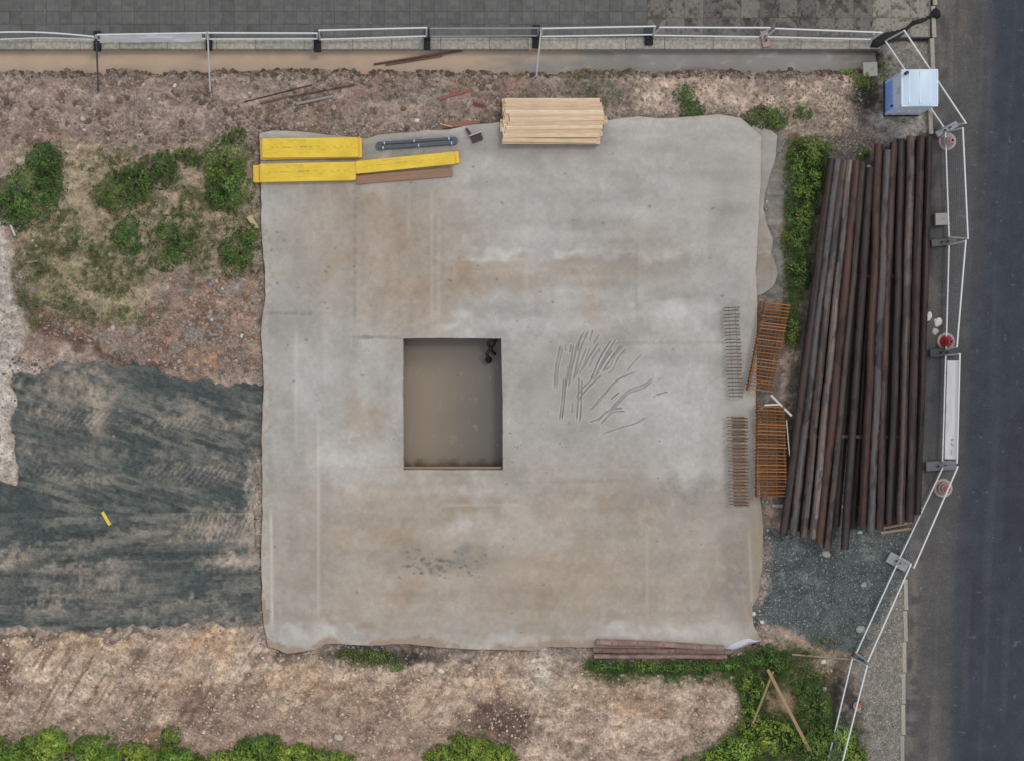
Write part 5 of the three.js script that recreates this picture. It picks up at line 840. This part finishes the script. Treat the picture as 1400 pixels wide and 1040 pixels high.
  shrub([[1108, 210, 26, 20, .55], [1104, 240, 24, 24, .5], [1096, 268, 18, 16, .4]], 'uppermost bush of the green strip left of the pipes', { pal: 'mid', size: .1 }); shrub([[1094, 300, 20, 30, .45], [1088, 330, 18, 20, .4]], 'middle bush of the green strip left of the pipes', { size: .09 }); shrub([[1090, 372, 18, 26, .4]], 'lowest bush of the green strip left of the pipes', { size: .09, d: 600 }); shrub([[1084, 452, 9, 26, .3]], 'narrow plant squeezed between upper cage and pipes', { pal: 'fresh', size: .08 });
  shrub([[936, 130, 13, 13, .3], [946, 150, 16, 12, .3]], 'weed on the upper slab edge left of the sandy patch', { d: 560 }); shrub([[1044, 160, 24, 14, .35], [1062, 168, 14, 10, .3]], 'bushy weed at the upper right slab corner', {}); shrub([[1098, 155, 12, 8, .25]], 'small weed with a white stone in it, above the green strip', { d: 480 }); shrub([[1158, 93, 15, 9, .3], [1176, 104, 14, 14, .3], [1186, 114, 16, 10, .3]], 'weeds around the concrete block beside the toilet', { pal: 'fresh', size: .08 }); shrub([[1206, 96, 10, 12, .25]], 'weed between the concrete block and the toilet', { d: 500 }); shrub([[1180, 212, 8, 8, .2]], 'tiny weed at the upper ends of the middle pipes', { d: 500 }); shrub([[820, 96, 18, 5, .16], [790, 105, 14, 5, .14]], 'low weeds on the ditch bank above the timber stack', { pal: 'olive', d: 400, size: .07 }); shrub([[272, 99, 14, 4, .15]], 'dark weeds on the ditch lip by the second stay', { d: 400, size: .07 });
  // row of leafy plants along the lower frame edge
  const F = { pal: 'fresh', size: .14, d: 800 };
  shrub([[66, 1018, 30, 20, .6], [72, 1000, 14, 10, .5], [40, 1034, 20, 12, .4]], 'tallest leafy plant at the lower left frame edge', F); shrub([[10, 1024, 28, 18, .5], [-14, 1030, 20, 16, .5]], 'leafy plant in the lower left corner', F); shrub([[126, 1026, 32, 18, .5], [150, 1036, 22, 12, .4]], 'leafy plant right of the tallest one at the lower frame edge', F); shrub([[190, 1030, 30, 14, .45]], 'low leafy plant at the frame edge, left of the upright one', F); shrub([[236, 1012, 13, 18, .5], [242, 1032, 24, 14, .5]], 'upright leafy plant at the lower frame edge below the orange soil', F); shrub([[298, 1038, 34, 12, .45]], 'sparse plant low at the frame edge, left of the wide one', F); shrub([[360, 1022, 30, 18, .55], [398, 1030, 28, 16, .5], [336, 1034, 20, 12, .4]], 'wide leafy plant at the lower frame edge, left of centre', F); shrub([[446, 1034, 40, 13, .45]], 'leafy plant under the flat pale stone', F); shrub([[640, 1022, 28, 20, .55], [608, 1032, 28, 14, .45], [676, 1032, 28, 14, .45]], 'leafy clump alone at the middle of the lower frame edge', F);
  // lush corner at the lower right
  const G = { pal: 'fresh', size: .1, d: 620 };
  shrub([[1040, 898, 26, 16, .5], [1062, 905, 14, 14, .4]], 'bush at the end of the white plastic strip', { ...G, pal: 'dark' }); shrub([[1028, 940, 18, 26, .4]], 'bush right of the stony bank, below the slab corner', G); shrub([[1024, 985, 16, 22, .4]], 'plant at the foot of the thinner pole', G); shrub([[1060, 1005, 32, 26, .5]], 'rounded bush between the two wooden poles', G); shrub([[1010, 1024, 34, 20, .5], [965, 1036, 28, 12, .4]], 'broad plant at the frame edge below the stony bank', G); shrub([[1112, 965, 26, 26, .45], [1095, 938, 14, 12, .3]], 'bush right of the long pole', { ...G, pal: 'dark' }); shrub([[1118, 1016, 32, 28, .5]], 'bush at the lower end of the long pole', { ...G, pal: 'dark' }); shrub([[1150, 1012, 18, 26, .45], [1166, 1034, 16, 14, .4]], 'bush behind the lowest fence panel', G); shrub([[1128, 876, 18, 10, .2], [1105, 893, 18, 8, .2]], 'olive weeds above the long thin stick', { pal: 'olive', d: 420, size: .07 }); shrub([[1108, 915, 26, 12, .2], [1130, 925, 14, 10, .2]], 'olive weeds below the long thin stick', { pal: 'olive', d: 420, size: .07 });
  shrub([[835, 910, 34, 9, .24], [890, 911, 40, 9, .24], [945, 911, 40, 9, .26], [990, 906, 26, 10, .28]], 'low green hedge of weeds below the pinkish pipes', { pal: 'dark', size: .08, d: 800 }); shrub([[505, 898, 30, 9, .2], [475, 893, 20, 6, .16], [540, 906, 16, 7, .2]], 'mossy weeds in the dark notch of the lower slab edge', { pal: 'mid', d: 900, size: .07 });

  // grass past counting
  const r = rng(909), bl = (() => { const p = [], c2 = [], ix = []; for (let k = 0; k < 7; k++) { const a = r() * 6.28, l = .09 + r() * .08, x = Math.cos(a), z = Math.sin(a), b = p.length / 3; p.push(-z * .006 + x * .01, 0, x * .006 + z * .01, z * .006 + x * .01, 0, -x * .006 + z * .01, x * l * .75, l * .8, z * l * .75); ix.push(b, b + 1, b + 2); } const g = new THREE.BufferGeometry(); g.setAttribute('position', new THREE.Float32BufferAttribute(p, 3)); g.setIndex(ix); g.computeVertexNormals(); return g; })();
  const gm = new THREE.MeshStandardMaterial({ roughness: .8, side: THREE.DoubleSide });
  function grass(label, n, box, dens, pal, sd) {
    const q = rng(sd), m = new THREE.InstancedMesh(bl, gm, n), M4 = new THREE.Matrix4(), Q = new THREE.Quaternion(), c = new THREE.Color(); let k = 0, gd = 0;
    while (k < n && gd++ < n * 60) { const px = lerp(box[0], box[2], q()), py = lerp(box[1], box[3], q()); if (q() > dens(px, py)) continue; const p = gAt(px, py), s = .5 + q() * .8; M4.compose(p, Q.setFromAxisAngle(V(0, 1, 0), q() * 6.28), V(s, s, s)); m.setMatrixAt(k, M4); const a = pal[(q() * pal.length) | 0]; c.setRGB(a[0], a[1], a[2]).multiplyScalar(.7 + q() * .6); m.setColorAt(k, c); k++; }
    m.count = k; m.name = numbered('grass'); m.castShadow = m.receiveShadow = true; tag(m, label, 'grass'); m.userData.kind = 'stuff'; scene.add(m);
  }
  const dry = [[.09, .13, .03], [.12, .14, .045], [.2, .18, .1], [.06, .11, .02], [.08, .15, .025]], wet = [[.03, .085, .016], [.06, .13, .025], [.09, .17, .04], [.1, .13, .04]];
  grass('thin yellowish grass on the weedy mound left of the slab', 3400, [20, 200, 355, 455], (x, y) => clamp(S(M.weeds, x, y) * ss(.42, .62, fbm(x / 34, y / 30, 3)) * .8 + S(M.weedSoil, x, y) * .6 * ss(.35, .6, fbm(x / 16, y / 16, 2))), dry, 201);
  grass('green grass filling the lower right corner', 5200, [800, 870, 1190, 1060], (x, y) => S(M.lush, x, y) * (1 - S(M.lushBare, x, y)) * (1 - Math.min(1, S(M.hole, x, y) * 1.5)) * (.4 + .6 * ss(.4, .6, fbm(x / 20, y / 20, 2))), wet, 202);
  grass('green grass in the strip left of the pipes', 1600, [1068, 185, 1140, 475], (x, y) => S(M.strip, x, y), wet, 203);
  grass('sparse grass tufts on the soil above the slab', 500, [360, 98, 1200, 175], (x, y) => S(M.weedSoil, x, y) * .8 + .04, dry, 204);
}
renderer.render(scene, camera);
